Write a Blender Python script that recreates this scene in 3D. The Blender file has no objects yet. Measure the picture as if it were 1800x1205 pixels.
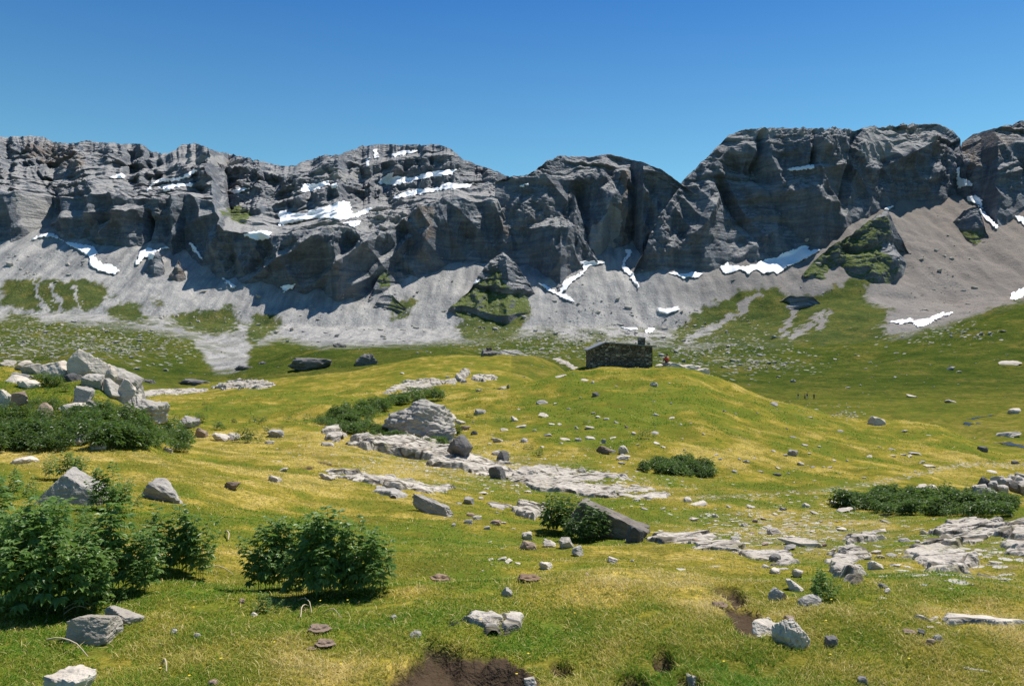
import bpy, bmesh, math, random
import numpy as np
from mathutils import Vector, Matrix
from mathutils.bvhtree import BVHTree

# ---------------------------------------------------------------- camera, sky, sun, exposure
scene = bpy.context.scene
COL = scene.collection
FPX = 1440.0                      # focal length in photo pixels (photo is 1800 wide)
CX, CY = 900.0, 602.5
cam_d = bpy.data.cameras.new('camera')
cam_d.sensor_width = 36.0
cam_d.lens = 36.0 * FPX / 1800.0
cam_d.clip_start, cam_d.clip_end = 0.05, 20000.0
cam = bpy.data.objects.new('camera', cam_d)
cam.location = (0, 0, 0)
cam.rotation_euler = (math.radians(90), 0, 0)
COL.objects.link(cam)
scene.camera = cam

SUN_EL, SUN_AZ = 63.0, 52.0       # azimuth measured from +Y (view direction) towards +X (right)
world = bpy.data.worlds.new('World')
scene.world = world
world.use_nodes = True
wn, wl = world.node_tree.nodes, world.node_tree.links
wn.clear()
sky = wn.new('ShaderNodeTexSky')
sky.sky_type = 'NISHITA'
sky.sun_disc = False
sky.sun_elevation = math.radians(SUN_EL)
sky.sun_rotation = math.radians(SUN_AZ)
sky.altitude = 2100
sky.air_density = 1.25
sky.dust_density = 0.15
sky.ozone_density = 3.2
bg = wn.new('ShaderNodeBackground')
bg.inputs['Strength'].default_value = 0.07
wo = wn.new('ShaderNodeOutputWorld')
# clear high-mountain air: paler near the horizon, deep blue higher up
_tc = wn.new('ShaderNodeTexCoord'); _sx = wn.new('ShaderNodeSeparateXYZ'); wl.new(_tc.outputs['Generated'], _sx.inputs[0])
_mr = wn.new('ShaderNodeMapRange'); _mr.inputs[1].default_value = .19; _mr.inputs[2].default_value = .41; wl.new(_sx.outputs[2], _mr.inputs[0])
_tm = wn.new('ShaderNodeMix'); _tm.data_type = 'RGBA'; wl.new(_mr.outputs[0], _tm.inputs[0])
_tm.inputs[6].default_value = (.70, 1.12, 1.07, 1); _tm.inputs[7].default_value = (.25, .67, 1.04, 1)
tint = wn.new('ShaderNodeMix'); tint.data_type = 'RGBA'; tint.blend_type = 'MULTIPLY'
tint.inputs[0].default_value = 1.0
wl.new(sky.outputs[0], tint.inputs[6]); wl.new(_tm.outputs[2], tint.inputs[7])
wl.new(tint.outputs[2], bg.inputs[0])
wl.new(bg.outputs[0], wo.inputs[0])

sun_d = bpy.data.lights.new('sun', 'SUN')
sun_d.energy = 4.2
sun_d.angle = math.radians(0.53)
sun_d.color = (1.0, 0.955, 0.88)
sun = bpy.data.objects.new('sun', sun_d)
_sv = Vector((math.sin(math.radians(SUN_AZ)) * math.cos(math.radians(SUN_EL)),
              math.cos(math.radians(SUN_AZ)) * math.cos(math.radians(SUN_EL)),
              math.sin(math.radians(SUN_EL))))
sun.rotation_euler = _sv.to_track_quat('Z', 'Y').to_euler()
sun.location = (200, 200, 400)
COL.objects.link(sun)
scene.view_settings.view_transform = 'Standard'
scene.view_settings.look = 'None'
scene.view_settings.gamma = 1.0
scene.view_settings.exposure = 0.68
scene.cycles.max_bounces = 5
scene.cycles.diffuse_bounces = 3
scene.cycles.transparent_max_bounces = 4

# ---------------------------------------------------------------- noise helpers (numpy)
def _hash(ix, iy, iz, seed):
    h = (ix.astype(np.uint32) * np.uint32(374761393) + iy.astype(np.uint32) * np.uint32(668265263)
         + iz.astype(np.uint32) * np.uint32(2147483647) + np.uint32((seed * 1013904223) & 0xffffffff))
    h = (h ^ (h >> np.uint32(13))) * np.uint32(1274126177)
    h = (h ^ (h >> np.uint32(16))) * np.uint32(2246822519)
    return h ^ (h >> np.uint32(15))

def noise2(x, y, seed=0):
    x = np.asarray(x, np.float64); y = np.asarray(y, np.float64)
    fx, fy = np.floor(x), np.floor(y)
    ix, iy = fx.astype(np.int64), fy.astype(np.int64)
    dx, dy = x - fx, y - fy
    u = dx * dx * dx * (dx * (dx * 6 - 15) + 10)
    v = dy * dy * dy * (dy * (dy * 6 - 15) + 10)
    iz = np.zeros_like(ix)
    def g(ax, ay):
        a = _hash(ix + ax, iy + ay, iz, seed).astype(np.float64) * (2 * math.pi / 4294967296.0)
        return np.cos(a) * (dx - ax) + np.sin(a) * (dy - ay)
    n0 = g(0, 0) * (1 - u) + g(1, 0) * u
    n1 = g(0, 1) * (1 - u) + g(1, 1) * u
    return (n0 * (1 - v) + n1 * v) * 1.5

def noise3(x, y, z, seed=0):
    x, y, z = (np.asarray(a, np.float64) for a in (x, y, z))
    fx, fy, fz = np.floor(x), np.floor(y), np.floor(z)
    ix, iy, iz = fx.astype(np.int64), fy.astype(np.int64), fz.astype(np.int64)
    dx, dy, dz = x - fx, y - fy, z - fz
    u, v, w = (t * t * (3 - 2 * t) for t in (dx, dy, dz))
    def g(a, b, c):
        return _hash(ix + a, iy + b, iz + c, seed).astype(np.float64) / 2147483648.0 - 1.0
    r = 0
    for c in (0, 1):
        n0 = g(0, 0, c) * (1 - u) + g(1, 0, c) * u
        n1 = g(0, 1, c) * (1 - u) + g(1, 1, c) * u
        r = r + (n0 * (1 - v) + n1 * v) * (w if c else 1 - w)
    return r

def fbm2(x, y, o=4, seed=0, gain=0.5):
    s, a, f = 0, 1.0, 1.0
    for k in range(o):
        s = s + a * noise2(np.asarray(x) * f + 17.3 * k, np.asarray(y) * f - 9.1 * k, seed + k)
        a *= gain; f *= 2.03
    return s

def fbm3(x, y, z, o=4, seed=0, gain=0.5):
    s, a, f = 0, 1.0, 1.0
    for k in range(o):
        s = s + a * noise3(x * f + 17.3 * k, y * f - 9.1 * k, z * f + 4.7 * k, seed + k)
        a *= gain; f *= 2.03
    return s

def sstep(a, b, x):
    t = np.clip((np.asarray(x, float) - a) / (b - a), 0, 1)
    return t * t * (3 - 2 * t)

def pchip(xk, yk, xq):
    """monotone cubic interpolation; yk is (n,) or (n, m); returns values at xq."""
    xk = np.asarray(xk, float); yk = np.asarray(yk, float); xq = np.asarray(xq, float)
    one = yk.ndim == 1
    if one: yk = yk[:, None]
    h = np.diff(xk)[:, None]; d = np.diff(yk, axis=0) / h
    m = np.zeros_like(yk)
    w1 = 2 * h[1:] + h[:-1]; w2 = h[1:] + 2 * h[:-1]
    ok = d[:-1] * d[1:] > 0
    with np.errstate(divide='ignore', invalid='ignore'):
        hm = (w1 + w2) / (w1 / d[:-1] + w2 / d[1:])
    m[1:-1] = np.where(ok, hm, 0); m[0], m[-1] = d[0], d[-1]
    i = np.clip(np.searchsorted(xk, xq, 'right') - 1, 0, len(xk) - 2)
    hh = h[i, 0]; t = ((xq - xk[i]) / hh)[:, None]; hh = hh[:, None]
    t = np.clip(t, 0, 1)
    r = ((1 + 2 * t) * (1 - t) ** 2 * yk[i] + t * (1 - t) ** 2 * hh * m[i]
         + t * t * (3 - 2 * t) * yk[i + 1] + t * t * (t - 1) * hh * m[i + 1])
    return r[:, 0] if one else r

def in_poly(px, py, poly):
    px = np.asarray(px, float); py = np.asarray(py, float)
    r = np.zeros(px.shape, bool)
    n = len(poly)
    for i in range(n):
        x0, y0 = poly[i]; x1, y1 = poly[(i + 1) % n]
        if y0 == y1: continue
        c = ((y0 > py) != (y1 > py)) & (px < (x1 - x0) * (py - y0) / (y1 - y0) + x0)
        r ^= c
    return r

def poly_dist(px, py, pts, closed=False):
    d = np.full(np.shape(px), 1e9)
    n = len(pts)
    for i in range(n if closed else n - 1):
        x0, y0 = pts[i]; x1, y1 = pts[(i + 1) % n]
        dx, dy = x1 - x0, y1 - y0
        t = np.clip(((px - x0) * dx + (py - y0) * dy) / max(dx * dx + dy * dy, 1e-9), 0, 1)
        d = np.minimum(d, np.hypot(px - x0 - t * dx, py - y0 - t * dy))
    return d

# ---------------------------------------------------------------- object helpers
def tag(o, label=None, cat=None, group=None, kind=None):
    if label: o['label'] = label
    if cat: o['category'] = cat
    if group: o['group'] = group
    if kind: o['kind'] = kind
    return o

def mesh_np(name, V, F, smooth=False):
    """V (n,3); F (m,k) index array, or list of such arrays."""
    V = np.ascontiguousarray(V, np.float32)
    Fs = F if isinstance(F, list) else [F]
    Fs = [np.asarray(f, np.int32) for f in Fs if len(f)]
    me = bpy.data.meshes.new(name)
    me.vertices.add(len(V))
    me.vertices.foreach_set('co', V.ravel())
    tot = np.concatenate([np.full(len(f), f.shape[1], np.int32) for f in Fs])
    idx = np.concatenate([f.ravel() for f in Fs])
    st = np.concatenate([[0], np.cumsum(tot)[:-1]]).astype(np.int32)
    me.loops.add(len(idx)); me.loops.foreach_set('vertex_index', idx)
    me.polygons.add(len(tot))
    me.polygons.foreach_set('loop_start', st)
    me.polygons.foreach_set('loop_total', tot)
    me.update(calc_edges=True)
    me.validate()
    me.polygons.foreach_set('use_smooth', np.full(len(me.polygons), bool(smooth)))
    return me

def attr(me, name, vals):
    a = me.attributes.new(name, 'FLOAT', 'POINT')
    a.data.foreach_set('value', np.ascontiguousarray(vals, np.float32).ravel())

def link(name, me, mat=None, parent=None):
    o = bpy.data.objects.new(name, me)
    COL.objects.link(o)
    if mat is not None and me is not None:
        me.materials.clear(); me.materials.append(mat)
    if parent is not None: o.parent = parent
    return o

def empty(name, loc, rz=0.0):
    o = bpy.data.objects.new(name, None)
    o.empty_display_size = 0.3
    o.location = loc; o.rotation_euler = (0, 0, rz)
    COL.objects.link(o)
    return o

def grid_faces(nr, nc):
    i = np.arange(nr * nc).reshape(nr, nc)
    return np.stack([i[:-1, :-1], i[:-1, 1:], i[1:, 1:], i[1:, :-1]], -1).reshape(-1, 4)

def P(x, y, Y):
    """world point on the ray of photo pixel (x, y) at depth Y."""
    return Vector(((x - CX) / FPX * Y, Y, (CY - y) / FPX * Y))

# ---------------------------------------------------------------- materials
class NT:
    def __init__(self, name):
        self.m = bpy.data.materials.new(name); self.m.use_nodes = True
        self.t = self.m.node_tree; self.n = self.t.nodes; self.l = self.t.links
        self.b = self.n['Principled BSDF']
        self.b.inputs['Roughness'].default_value = 0.9
        self.b.inputs['Specular IOR Level'].default_value = 0.15
    def new(self, t, **k):
        n = self.n.new(t)
        for a, v in k.items(): setattr(n, a, v)
        return n
    def put(self, sock, v):
        if hasattr(v, 'is_output') or isinstance(v, bpy.types.NodeSocket): self.l.new(v, sock)
        else:
            if isinstance(v, tuple) and len(v) == 3 and sock.type == 'RGBA': v = (*v, 1)
            sock.default_value = v
    def coord(self, kind='Object', scale=(1, 1, 1)):
        c = self.new('ShaderNodeTexCoord')
        if kind == 'World':
            g = self.new('ShaderNodeNewGeometry'); o = g.outputs['Position']
        else: o = c.outputs[kind]
        if scale == (1, 1, 1): return o
        mp = self.new('ShaderNodeMapping'); mp.inputs['Scale'].default_value = scale
        self.l.new(o, mp.inputs[0]); return mp.outputs[0]
    def noise(self, vec, scale, detail=4, rough=0.55, dist=0.0):
        n = self.new('ShaderNodeTexNoise')
        n.inputs['Scale'].default_value = scale; n.inputs['Detail'].default_value = detail
        n.inputs['Roughness'].default_value = rough; n.inputs['Distortion'].default_value = dist
        self.l.new(vec, n.inputs['Vector']); return n.outputs['Fac']
    def voro(self, vec, scale, feature='F1', out='Distance', rnd=1.0):
        n = self.new('ShaderNodeTexVoronoi', feature=feature)
        n.inputs['Scale'].default_value = scale; n.inputs['Randomness'].default_value = rnd
        self.l.new(vec, n.inputs['Vector']); return n.outputs[out]
    def ramp(self, fac, stops, interp='LINEAR'):
        r = self.new('ShaderNodeValToRGB'); r.color_ramp.interpolation = interp
        e = r.color_ramp.elements
        while len(e) < len(stops): e.new(0.5)
        for k, (p, c) in enumerate(stops):
            e[k].position = p
            e[k].color = (c, c, c, 1) if not isinstance(c, tuple) else (*c, 1)
        self.l.new(fac, r.inputs[0]); return r.outputs[0]
    def mix(self, fac, a, b, mode='MIX'):
        n = self.new('ShaderNodeMix', data_type='RGBA', blend_type=mode)
        self.put(n.inputs[0], fac); self.put(n.inputs[6], a); self.put(n.inputs[7], b)
        return n.outputs[2]
    def math(self, op, a, b=0.0, clamp=False):
        n = self.new('ShaderNodeMath', operation=op, use_clamp=clamp)
        self.put(n.inputs[0], a); self.put(n.inputs[1], b); return n.outputs[0]
    def at(self, name, out='Fac'):
        n = self.new('ShaderNodeAttribute', attribute_name=name); return n.outputs[out]
    def bump(self, h, strength=0.5, dist=0.1, normal=None):
        n = self.new('ShaderNodeBump'); self.put(n.inputs['Strength'], strength)
        n.inputs['Distance'].default_value = dist
        self.l.new(h, n.inputs['Height'])
        if normal is not None: self.l.new(normal, n.inputs['Normal'])
        return n.outputs[0]
    def done(self, color=None, normal=None, rough=None, spec=None):
        if color is not None: self.put(self.b.inputs['Base Color'], color)
        if normal is not None: self.l.new(normal, self.b.inputs['Normal'])
        if rough is not None: self.put(self.b.inputs['Roughness'], rough)
        if spec is not None: self.b.inputs['Specular IOR Level'].default_value = spec
        return self.m
# ---------------------------------------------------------------- terrain surface
# one profile per bearing (x = photo column): depth -> height below / above the eye
PROF = {
 -500: [(1, -1.6), (5, -1.5), (10, -1.5), (18, -1.6), (26, -.3), (34, 1.0), (45, 0), (80, -5), (160, -10), (300, -9), (400, -5), (600, -4), (800, 4), (1000, 34)],
 0:    [(1, -1.68), (5, -1.68), (8, -1.8), (12, -2.05), (19, -2.47), (23, -1.85), (27, -1.1), (31, -.75), (37, -2), (60, -7), (110, -11), (200, -12), (300, -9), (400, -6), (600, 0), (800, 12), (1000, 35)],
 150:  [(1, -1.69), (5, -1.69), (8, -1.83), (12, -2.15), (18, -2.5), (22, -2.05), (25, -1.4), (28, -1.02), (31, -1.2), (37, -3), (60, -5.5), (100, -7.5), (140, -8.7), (200, -11), (270, -9.5), (350, -4.2), (420, -8), (600, -3), (800, 12), (1000, 35)],
 225:  [(1, -1.7), (5, -1.7), (8, -1.86), (12, -2.22), (18, -2.62), (22, -2.3), (25, -1.95), (28, -2.0), (32, -2.8), (40, -4.0), (60, -5.6), (75, -6.3), (100, -7.2), (140, -8.3), (170, -10.6), (260, -11), (365, -7), (425, -10), (600, -4), (800, 10), (1000, 32)],
 300:  [(1, -1.7), (5.5, -1.7), (8, -1.9), (12, -2.3), (18, -2.75), (25, -3.3), (35, -4.1), (50, -5.0), (75, -6.1), (100, -6.95), (140, -7.95), (170, -10.5), (250, -13), (380, -10), (430, -12), (600, -5), (800, 8), (1000, 30)],
 380:  [(1, -1.7), (5.5, -1.71), (8, -1.95), (12, -2.45), (18, -2.95), (25, -3.5), (35, -4.3), (50, -5.0), (75, -5.95), (100, -6.6), (145, -7.2), (170, -9.8), (250, -13.5), (380, -12), (450, -13), (600, -9), (800, 3), (1000, 24)],
 450:  [(1, -1.7), (5.5, -1.71), (8, -2.0), (12, -2.55), (18, -3.1), (25, -3.65), (35, -4.4), (50, -4.95), (75, -5.7), (100, -6.1), (148, -6.95), (175, -9.6), (250, -13), (380, -9.2), (450, -12), (600, -8), (800, 2), (1000, 22)],
 600:  [(1, -1.7), (5.5, -1.72), (8, -2.1), (12, -2.75), (18, -3.4), (25, -3.95), (35, -4.5), (45, -4.8), (60, -5.0), (80, -5.25), (110, -5.4), (150, -5.6), (180, -8.5), (250, -11), (380, -1.3), (450, -4), (600, -6), (800, 0), (1000, 20)],
 750:  [(1, -1.7), (5.5, -1.73), (8, -2.15), (13, -2.95), (19, -3.65), (27, -4.4), (36, -4.95), (46, -5.0), (58, -4.9), (75, -4.9), (110, -4.5), (160, -2.9), (185, -5.5), (240, -9), (380, -.5), (450, -4), (600, -5), (800, 0), (1000, 18)],
 900:  [(1, -1.7), (5.5, -1.75), (8, -2.2), (13, -3.1), (19, -4.0), (27, -4.8), (36, -5.3), (46, -5.2), (58, -4.9), (70, -4.4), (78, -4.1), (95, -5.6), (120, -5.0), (165, -2.2), (190, -5), (280, -9), (400, -8), (600, -5), (800, 2), (1000, 20)],
 975:  [(1, -1.7), (5.5, -1.75), (8, -2.2), (13, -3.15), (19, -4.1), (27, -4.9), (36, -5.4), (46, -5.15), (58, -4.6), (72, -3.7), (83, -3.1), (100, -5.6), (120, -6.5), (165, -3.9), (190, -8), (280, -11), (400, -9.5), (600, -6), (800, 2), (1000, 20)],
 1050: [(1, -1.7), (5.5, -1.75), (8, -2.2), (13, -3.2), (20, -4.25), (28, -5.05), (36, -5.55), (45, -5.15), (58, -4.3), (70, -3.5), (84, -2.55), (89, -2.55), (102, -4.8), (130, -9), (200, -13), (300, -13), (400, -12), (600, -8), (800, 0), (1000, 18)],
 1200: [(1, -1.7), (5.5, -1.75), (8, -2.2), (13, -3.25), (20, -4.4), (28, -5.25), (35, -5.7), (45, -5.3), (58, -4.4), (72, -3.2), (84, -2.6), (89, -2.65), (102, -4.8), (130, -9), (200, -14), (300, -14), (400, -13), (600, -9), (800, 0), (1000, 18)],
 1275: [(1, -1.7), (5.5, -1.75), (8, -2.2), (13, -3.25), (20, -4.45), (28, -5.3), (35, -5.85), (45, -5.7), (58, -5.15), (72, -4.3), (84, -3.9), (102, -6.5), (130, -10.5), (200, -14.5), (300, -14.7), (400, -14), (600, -9), (800, 4), (1000, 24)],
 1350: [(1, -1.7), (5.5, -1.75), (8, -2.2), (13, -3.25), (20, -4.5), (28, -5.4), (35, -6.0), (45, -6.15), (58, -6.0), (72, -5.6), (82, -5.55), (100, -8), (130, -12), (200, -15), (300, -15.5), (400, -15), (600, -8), (800, 8), (1000, 30)],
 1500: [(1, -1.7), (5.5, -1.75), (8, -2.2), (13, -3.2), (20, -4.5), (28, -5.4), (35, -6.15), (45, -6.8), (58, -7.1), (70, -7.1), (80, -7.3), (100, -10.5), (130, -14), (200, -15.5), (300, -16), (400, -15.5), (500, -13), (600, -5), (800, 22), (1000, 55)],
 1650: [(1, -1.7), (5.5, -1.75), (8, -2.2), (13, -3.2), (20, -4.4), (28, -5.4), (35, -6.3), (45, -7.2), (58, -7.9), (70, -7.8), (78, -7.9), (100, -12), (130, -15), (200, -15.4), (300, -15.8), (400, -15), (500, -8), (600, 4), (700, 16), (850, 28), (1000, 50)],
 1800: [(1, -1.7), (5.5, -1.75), (8, -2.2), (13, -3.1), (20, -4.2), (28, -5.3), (35, -6.4), (45, -7.8), (58, -8.7), (66, -9.05), (80, -11.5), (100, -14), (130, -15.2), (200, -15.4), (300, -15.6), (400, -13), (500, 0), (600, 15), (700, 33), (720, 36), (850, 40), (1000, 58)],
 2300: [(1, -1.7), (5.5, -1.7), (8, -2.1), (13, -2.9), (20, -3.9), (28, -5), (45, -7.5), (66, -9.5), (100, -13), (200, -14), (300, -11), (400, -4), (500, 10), (600, 28), (720, 52), (850, 60), (1000, 80)],
}
SCREE_K = 0.62
_lg0, _lg1, _NL = math.log(1.0), math.log(1000.0), 900
_rowsY = np.exp(np.linspace(_lg0, _lg1, _NL))
_px = sorted(PROF)
_tab = np.stack([pchip(np.log([p[0] for p in PROF[c]]), [p[1] for p in PROF[c]], np.log(_rowsY)) for c in _px])
_colx = np.arange(-500, 2301, 5.0)
_tab = pchip(_px, _tab, _colx)                       # (cols, rows)
_k = np.ones(9) / 9
_tab = np.apply_along_axis(lambda v: np.convolve(np.pad(v, 4, 'edge'), _k, 'valid'), 0, _tab)

# the scree ends a little way behind the foot of the walls (photo pixels of that foot)
FOOT = [(-500, 410), (0, 421), (19, 429), (50, 419), (76, 410), (92, 412), (115, 425), (168, 433), (214, 436), (248, 437), (275, 438), (294, 433), (305, 442), (328, 429), (355, 463), (382, 480), (412, 502), (447, 507), (481, 501), (511, 514), (550, 517), (595, 528), (611, 520), (650, 522), (690, 505), (718, 486), (753, 478), (791, 460), (818, 467), (844, 463), (875, 450), (940, 476), (985, 500), (1027, 467), (1058, 460), (1089, 437), (1111, 435), (1131, 482), (1165, 480), (1200, 478), (1238, 476), (1280, 464), (1315, 468), (1398, 440), (1444, 440), (1467, 416), (1536, 370), (1566, 366), (1601, 352), (1658, 345), (1681, 336), (1696, 342), (1723, 360), (1753, 395), (1784, 379), (1800, 376), (2350, 330)]
_ftx = np.arange(-500, 2300, 5.0)
_z10 = np.interp(_ftx, _colx, _tab[:, -1])
_fty = (_z10 - SCREE_K * 1000) / ((CY - np.interp(_ftx, [p[0] for p in FOOT], [p[1] for p in FOOT])) / FPX - SCREE_K) + 70

def base_z(X, Y):
    X = np.asarray(X, float); Y = np.asarray(Y, float)
    Yc = np.clip(Y, 1.0, 1000.0)
    xc = np.clip(X / np.maximum(Y, .5) * FPX + CX, -500, 2299.9)
    fc = (xc + 500) / 5.0; fr = np.clip((np.log(Yc) - _lg0) / (_lg1 - _lg0) * (_NL - 1), 0, _NL - 1.001)
    ic, ir = fc.astype(int), fr.astype(int); a, b = fc - ic, fr - ir
    ic1 = np.minimum(ic + 1, len(_colx) - 1)
    z = (_tab[ic, ir] * (1 - a) * (1 - b) + _tab[ic1, ir] * a * (1 - b) + _tab[ic, ir + 1] * (1 - a) * b + _tab[ic1, ir + 1] * a * b)
    ymax = np.interp(xc, _ftx, _fty)
    return z + np.clip(Y - 1000.0, 0, np.maximum(ymax - 1000, 0)) * SCREE_K - np.maximum(Y - np.maximum(ymax, 1000), 0) * .4

DENTS = []      # (X, Y, rx, ry, depth) hollows dug in the turf
def bumps(X, Y):
    X = np.asarray(X, float); Y = np.asarray(Y, float)
    z = 0.16 * fbm2(X / 5.5, Y / 5.5, 2, 3) * sstep(2, 8, Y)
    z = z + 0.075 * noise2(X / 1.3, Y / 1.3, 7) + 0.03 * noise2(X / .45, Y / .45, 9)
    z = z + 0.5 * fbm2(X / 16, Y / 16, 3, 11) * sstep(25, 70, Y) + (.20 * noise2(X / 3.4, Y / 3.4, 12) + .08 * noise2(X / 1.5, Y / 1.7, 14)) * sstep(18, 45, Y)
    z = z + 2.4 * fbm2(X / 70, Y / 70, 4, 13) * sstep(200, 420, Y)
    far = sstep(420, 700, Y)
    z = z + far * (3.0 * fbm2(X / 45, Y / 45, 3, 15))
    scr = sstep(960, 1080, Y)
    z = z + scr * (5.0 * noise2(X / 38, Y / 260, 17) + 2.2 * noise2(X / 14, Y / 150, 19))
    for (dx, dy, rx, ry, dd) in DENTS:
        q = np.hypot((X - dx) / rx, (Y - dy) / ry)
        q = q + 0.45 * fbm2(X * 3.0, Y * 3.0, 3, 23)
        z = z - dd * .6 * (1 - sstep(0.45, 1.05, q))
    return z

def ground_z(X, Y):
    return base_z(X, Y) + bumps(X, Y)

_hitY = np.exp(np.linspace(math.log(2.2), math.log(1600), 700))
def hit(x, y, ymin=0.0):
    """first ground point under photo pixel (x, y), searching beyond depth ymin."""
    Y = _hitY[_hitY >= ymin]
    k0 = (x - CX) / FPX
    yp = CY - base_z(k0 * Y, Y) / Y * FPX
    c = np.nonzero(yp <= y + 40)[0]
    a = max((c[0] if len(c) else len(Y) - 1) - 2, 0)
    # the small relief shifts the crossing a little: look again from there on with it included
    for n in (90, 610):
        Yw = Y[a:a + n]
        if not len(Yw): break
        yf = CY - ground_z(k0 * Yw, Yw) / Yw * FPX
        k = np.nonzero(yf <= y)[0]
        if len(k):
            i = k[0]
            if i == 0: d = Yw[0]
            else:
                t = (yf[i - 1] - y) / max(yf[i - 1] - yf[i], 1e-9); d = Yw[i - 1] + (Yw[i] - Yw[i - 1]) * min(max(t, 0), 1)
            X = k0 * d
            return Vector((X, d, float(ground_z(X, d))))
        a += n
    d = float(Y[-1]); return Vector((k0 * d, d, float(ground_z(k0 * d, d))))

for (x, y, wx, wy, dd) in [(800, 1185, 125, .42, .22), (1110, 1204, 42, .16, .18), (985, 1172, 26, .15, .14), (1163, 1157, 22, .14, .16),
                           (1284, 1042, 26, .3, .14), (1310, 1088, 34, .3, .12), (1215, 1200, 26, .13, .14), (1255, 935, 30, .35, .12),
                           (575, 815, 26, .5, .1), (540, 822, 16, .4, .1)]:
    h = hit(x, y)
    DENTS.append((h.x, h.y, wx / FPX * h.y, wy, dd))

# ------------------------------------------------ what covers the ground (masks of real cover)
GREEN_FAR = [  # turf on the screes, traced in photo pixels
 [(0, 497), (60, 490), (150, 493), (185, 500), (197, 515), (185, 535), (150, 545), (95, 548), (40, 543), (0, 535)],
 [(185, 545), (225, 527), (240, 535), (262, 565), (245, 570), (205, 562)],
 [(15, 548), (60, 552), (90, 580), (60, 590), (25, 580), (5, 565)],
 [(300, 555), (330, 545), (360, 548), (385, 540), (415, 537), (420, 570), (390, 592), (350, 585), (310, 570)],
 [(430, 590), (440, 560), (465, 548), (490, 560), (495, 578), (460, 600), (435, 605)],
 [(120, 575), (185, 570), (190, 595), (140, 600)],
 [(270, 520), (285, 520), (285, 540), (270, 540)],
 [(690, 545), (720, 520), (735, 530), (715, 560), (690, 562)],
 [(815, 560), (850, 530), (900, 520), (935, 545), (915, 580), (900, 600), (820, 600), (800, 585)],
 [(945, 585), (975, 583), (985, 595), (950, 603)],
 [(1165, 606), (1190, 585), (1230, 548), (1310, 506), (1375, 506), (1382, 530), (1420, 542), (1450, 515), (1500, 486), (1528, 490), (1522, 530), (1568, 545), (1552, 580), (1580, 606)],
 [(1180, 590), (1220, 550), (1300, 510), (1320, 520), (1300, 540), (1210, 585)],
 [(1275, 590), (1340, 545), (1370, 510), (1380, 530), (1360, 575), (1310, 600)],
 [(1365, 585), (1390, 545), (1420, 555), (1395, 590)],
 [(1420, 545), (1470, 515), (1500, 490), (1520, 492), (1518, 530), (1560, 545), (1545, 580), (1570, 600), (1420, 600), (1400, 590)],
 [(1700, 560), (1740, 545), (1800, 525), (1800, 600), (1600, 600)],
 [(1365, 520), (1450, 520), (1450, 545), (1380, 545)],
]
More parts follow.
